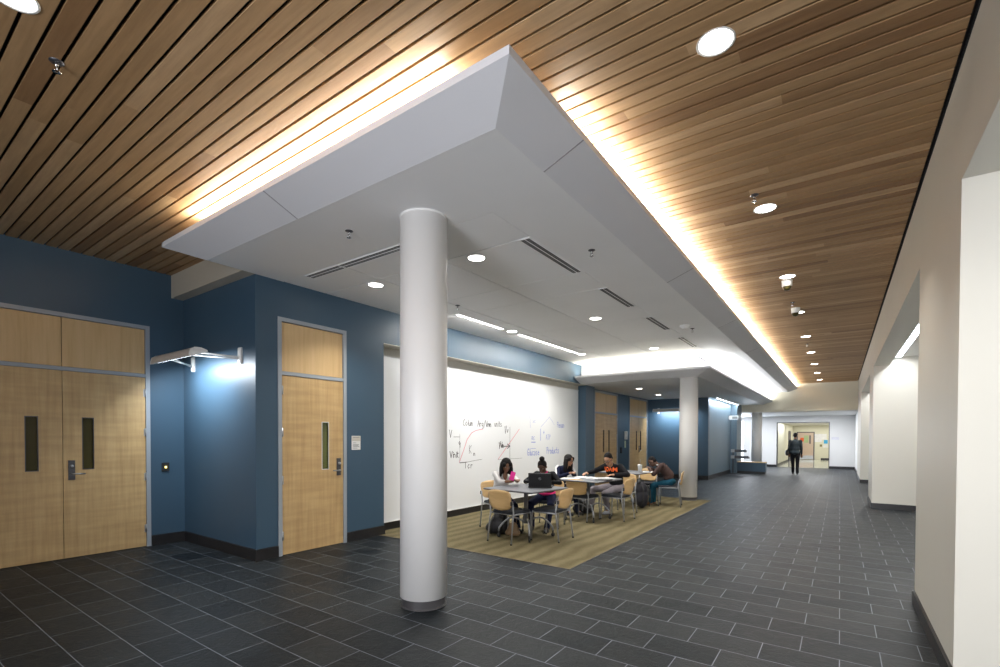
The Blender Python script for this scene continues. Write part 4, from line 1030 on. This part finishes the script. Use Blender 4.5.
# 3 woman in the navy jacket, left side of the middle table
P3, s3, J = person((-4.57, 8.50), -112, .88, skinC, navy, denim, blacksh, blackhair, 'woman with long black hair, glasses and navy jacket, seated at the middle table', 'long', lean=30, headpitch=18, headyaw=-14,
       hands={-1: (.02, .46, .80), 1: (.12, .42, .80)}, feet={-1: (-.10, .44, 0), 1: (.12, .40, 0)}, female=True, glasses=True)
wst = paint('white_stripe_cloth', (.72, .72, .74), .8, .03, 10)
for s in (-1, 1):
    a, b_ = J['sh'][s], J['el'][s]
    n = (b_-a).normalized(); o_ = Vector((s*.05, -.01, .03))
    pts = [a+o_*.9+n*.02+Vector((-s*.05, 0, .035)), a+o_*1.1+n*.04, a+n*.14+Vector((s*.052, 0, .012)), b_+Vector((s*.05, 0, .01))]
    MB().tube([q+Vector((s*.004, .012, .006)) for q in pts], .017, 8).build('sleeve_stripe', wst, P3)
# 4 man in the black sweatshirt facing the camera
P4, s4, J = person((-3.57, 9.02), 166, .96, skinC, blackcloth, greypants, whitesh, blackhair, 'man in black sweatshirt with orange letters and glasses, writing at the middle table', 'short', lean=28, headpitch=40, headyaw=-12,
       hands={-1: (-.24, .40, .79), 1: (.40, .42, .79)}, feet={-1: (.06, .20, 0), 1: (.42, .26, 0)}, knees={-1: (.1, 1, .4), 1: (.9, .6, .3)}, glasses=True, bulk=1.06, arm_pole={-1: (-1, -.2, -.4), 1: (1, -.2, -.4)})
def chest_text(P, shirt, text, size, z, x, mat, name):
    cu = bpy.data.curves.new(name, 'FONT'); cu.body = text; cu.size = size; cu.align_x = 'CENTER'; cu.extrude = .0; cu.offset = .0035
    o = bpy.data.objects.new(name, cu); col.objects.link(o)
    dg = bpy.context.evaluated_depsgraph_get(); dg.update()
    me = bpy.data.meshes.new_from_object(o.evaluated_get(dg)); bpy.data.objects.remove(o)
    bm = bmesh.new(); bm.from_mesh(me); bmesh.ops.triangulate(bm, faces=bm.faces); bmesh.ops.subdivide_edges(bm, edges=bm.edges, cuts=2, use_grid_fill=True)
    tree = BVHTree.FromPolygons([v.co for v in shirt.data.vertices], [p.vertices[:] for p in shirt.data.polygons])
    for v in bm.verts:
        q = Vector((x-v.co.x, 1.0, z+v.co.y)); hit = tree.ray_cast(q, Vector((0, -1, 0)))
        v.co = (hit[0]+Vector((0, .004, .001))) if hit[0] is not None else Vector((q.x, .1, q.z))
    bm.to_mesh(me); bm.free(); t = bpy.data.objects.new(name, me); col.objects.link(t); t.parent = P; me.materials.append(mat); return t
orange = paint('orange_print', (.85, .13, .01), .6, .03, 8, bump=0)
chest_text(s4, s4, 'ADAM', .115, .835, .02, orange, 'chest_lettering')
MB().rbox(-.02, .02, -.008, .008, -.006, .006, .004, Matrix.Translation(J['chest']+Vector((-.08, .125, .03)))).build('chest_emblem', orange, s4)
# 5 man in the brown sweater, profile, facing -x
P5, s5, J = person((-3.03, 10.76), 100, .90, skinB, brown, teal, brownshoe, blackhair, 'man in brown sweater and teal jeans bent over his writing at the farthest table', 'fade', lean=42, headpitch=48, headyaw=0,
       hands={-1: (-.10, .44, .80), 1: (.16, .46, .80)}, feet={-1: (-.12, .40, 0), 1: (.10, .36, 0)}, collar=wst, bulk=1.05)
# 6 walker far away, seen from behind
P6, s6, J = person((-1.47, 22.75, 0), 4, .99, skinA, paint('slate_jacket', (.030, .045, .055), .85, .1, 20), blackcloth, blacksh, blackhair, 'person in dark jacket walking away down the corridor with a black shoulder bag', 'fade', lean=6, headpitch=8, pelvis=.93, bulk=1.1,
       hands={-1: (-.21, .12, .86), 1: (.22, .06, .85)}, feet={-1: (-.07, .12, 0), 1: (.08, -.10, 0)}, knees={-1: (0, 1, .1), 1: (0, 1, .1)}, arm_pole={-1: (-.25, -1, 0), 1: (.25, -1, 0)}, vox=.012)
shaped('jacket_hem', [('e', (0, 0, .93), (.185, .135, .13)), ('e', (0, 0, 1.06), (.175, .125, .14)), ('e', (0, .02, 1.25), (.19, .13, .15))], bpy.data.materials['slate_jacket'], P6, .012, 4)
d = tag(thing('shoulder_bag', (-1.75, 22.72, .78), math.radians(4)), 'black shoulder bag hanging at the left side of the walking person', 'bag')
shaped('bag_body', [('e', (0, 0, .12), (.07, .15, .12)), ('e', (0, 0, .06), (.06, .14, .07))], bagblack, d, .012)
MB().tube([(0, .12, .2), (.10, .06, .50), (.18, 0, .62), (.10, -.10, .50), (0, -.12, .2)], .012, 6).build('strap', 'rubber', d)

# ------------------------------------------------------------------ far furniture
b = tag(thing('bench', (-3.02, 22.75, 0)), 'long low blue bench box with a wooden cap in front of the far column', 'bench')
MB().box(-.74, .52, -.24, .24, .09, .45).build('body', 'blue', b)
MB().rbox(-.75, .53, -.25, .25, .45, .485, .01).build('cap', 'transom', b)
MB().box(-.725, .505, -.225, .225, 0, .09).build('plinth', 'base', b)
b = tag(thing('display_stand', (-3.66, 22.12, 0), 0), 'dark two-tier metal stand at the end of the pale blue wall, left of the bench', 'stand')
MB().tube([(0, 0, .0), (0, 0, 1.02)], .022, 10).box(-.12, .12, -.12, .12, 0, .02).build('post', 'darksteel', b)
for z, w_ in ((.64, .60), (.90, .50)):
    sh_ = MB().box(-.02, w_, -.14, .14, z, z+.02).box(-.02, w_, -.14, -.125, z+.02, z+.11).box(w_-.015, w_, -.14, .14, z+.02, z+.07).build('tray', 'darksteel', b)
    MB().box(-.06, .08, -.145, -.12, z-.01, z+.12).build('side_plate', 'steel', sh_)
# corridor end: door, notices
d5 = struct(thing('door_5', (-1.94, YC, 0)))
MB().box(-.52, -.46, -.04, .02, 0, 1.92).box(.46, .52, -.04, .02, 0, 1.92).box(-.46, .46, -.04, .02, 1.86, 1.92).build('door_frame', 'darksteel', d5)
lf = MB().box(-.46, .46, -.03, -.005, .01, 1.86).build('door_leaf', paint('pink_wood', (.55, .42, .34), .4, .05, 3), d5)
MB().box(.22, .30, -.036, -.03, 1.1, 1.68).build('glass', 'darksteel', lf)
MB().box(-.45, .45, -.036, -.03, .02, .28).build('kick_plate', 'steel', lf)
MB().tube([(.42, -.03, 1.0), (.42, -.08, 1.0), (.34, -.085, 1.0)], .01, 8).build('door_handle', 'steel', lf)
def notice(x, z, w_, h, c, label, y=YC, name='notice'):
    o = MB().box(-w_/2, w_/2, -.008, -.001, -h/2, h/2).add([(-w_/2, -.008, -h/2), (-w_/2+.03, -.016, -h/2), (-w_/2, -.008, -h/2+.03)], [(0, 1, 2)]).build(name, paint('notice_print', c, .6, .08, 6, bump=0)); o.location = (x, y, z)
    tag(o, label, 'notice', 'notices at the end of the corridor')
notice(-2.15, 1.38, .20, .26, (.75, .12, .03), 'orange notice on the door at the end of the corridor', YC-.037)
notice(-2.20, 1.10, .18, .26, (.72, .72, .70), 'white notice below the orange one on the corridor end door', YC-.037)
notice(-1.90, 1.42, .26, .5, (.36, .45, .25), 'green notice on the door at the end of the corridor', YC-.037)
notice(-1.22, 1.50, .46, .56, (.72, .72, .76), 'large white poster right of the door at the corridor end')
notice(-.86, 1.58, .26, .40, (.74, .74, .76), 'white poster above the blue notice at the corridor end')
notice(-.78, 1.24, .22, .25, (.05, .38, .72), 'bright blue notice on the corridor end wall')
notice(-1.05, .98, .13, .15, (.20, .18, .08), 'small dark notice low on the corridor end wall')
notice(-.80, .95, .28, .22, (.74, .74, .74), 'white sheet below the blue notice at the corridor end')
notice(-.18, 1.48, .30, .13, (.68, .68, .74), 'white sign on the far white wall right of the wide opening', YF)
# door standing open on the corridor's left wall
d6 = struct(thing('door_6', (-2.69, 36.4, 0)))
MB().box(0, .05, -.6, -.52, 0, 1.95).box(0, .05, .52, .6, 0, 1.95).box(0, .05, -.52, .52, 1.88, 1.95).build('door_frame', 'darksteel', d6)
MB().box(.0, .03, -.52, .52, .01, 1.88).build('door_leaf', 'darksteel', d6)

# ------------------------------------------------------------------ camera
f, yaw, pitch, roll, cyp, Hc = 479.0, .6169408, .0156366, .0029405, 444.512, 1.5
C, S = math.cos, math.sin
Rz = Matrix(((C(roll), -S(roll), 0), (S(roll), C(roll), 0), (0, 0, 1)))
Rx = Matrix(((1, 0, 0), (0, C(pitch), -S(pitch)), (0, S(pitch), C(pitch))))
Ry = Matrix(((C(yaw), 0, S(yaw)), (0, 1, 0), (-S(yaw), 0, C(yaw))))
MM = Rz @ Rx @ Ry
def tow(r): return Vector((r[0], r[2], -r[1]))
right, down, fwd = tow(MM[0]), tow(MM[1]), tow(MM[2])
cam = bpy.data.cameras.new('camera'); co = bpy.data.objects.new('camera', cam); col.objects.link(co)
up, back = -down, -fwd
co.matrix_world = Matrix(((right.x, up.x, back.x, 0), (right.y, up.y, back.y, 0), (right.z, up.z, back.z, Hc), (0, 0, 0, 1)))
cam.sensor_width = 36; cam.sensor_fit = 'HORIZONTAL'; cam.lens = 36*f/1000; cam.shift_y = (cyp-333.5)/1000
cam.clip_start = .05; cam.clip_end = 100
sc.camera = co

# ------------------------------------------------------------------ world, colour, sampling
wd = bpy.data.worlds.new('world'); sc.world = wd; wd.use_nodes = True
wd.node_tree.nodes['Background'].inputs[0].default_value = (.75, .85, 1, 1); wd.node_tree.nodes['Background'].inputs[1].default_value = .6
sc.view_settings.view_transform = 'Standard'; sc.view_settings.look = 'None'; sc.view_settings.gamma = 1
sc.view_settings.use_curve_mapping = False; sc.view_settings.exposure = 0.0
try:
    sc.cycles.use_denoising = True; sc.cycles.denoiser = 'OPENIMAGEDENOISE'
except Exception: pass
sc.cycles.max_bounces = 8; sc.cycles.diffuse_bounces = 5; sc.cycles.glossy_bounces = 3
sc.cycles.sample_clamp_indirect = 6
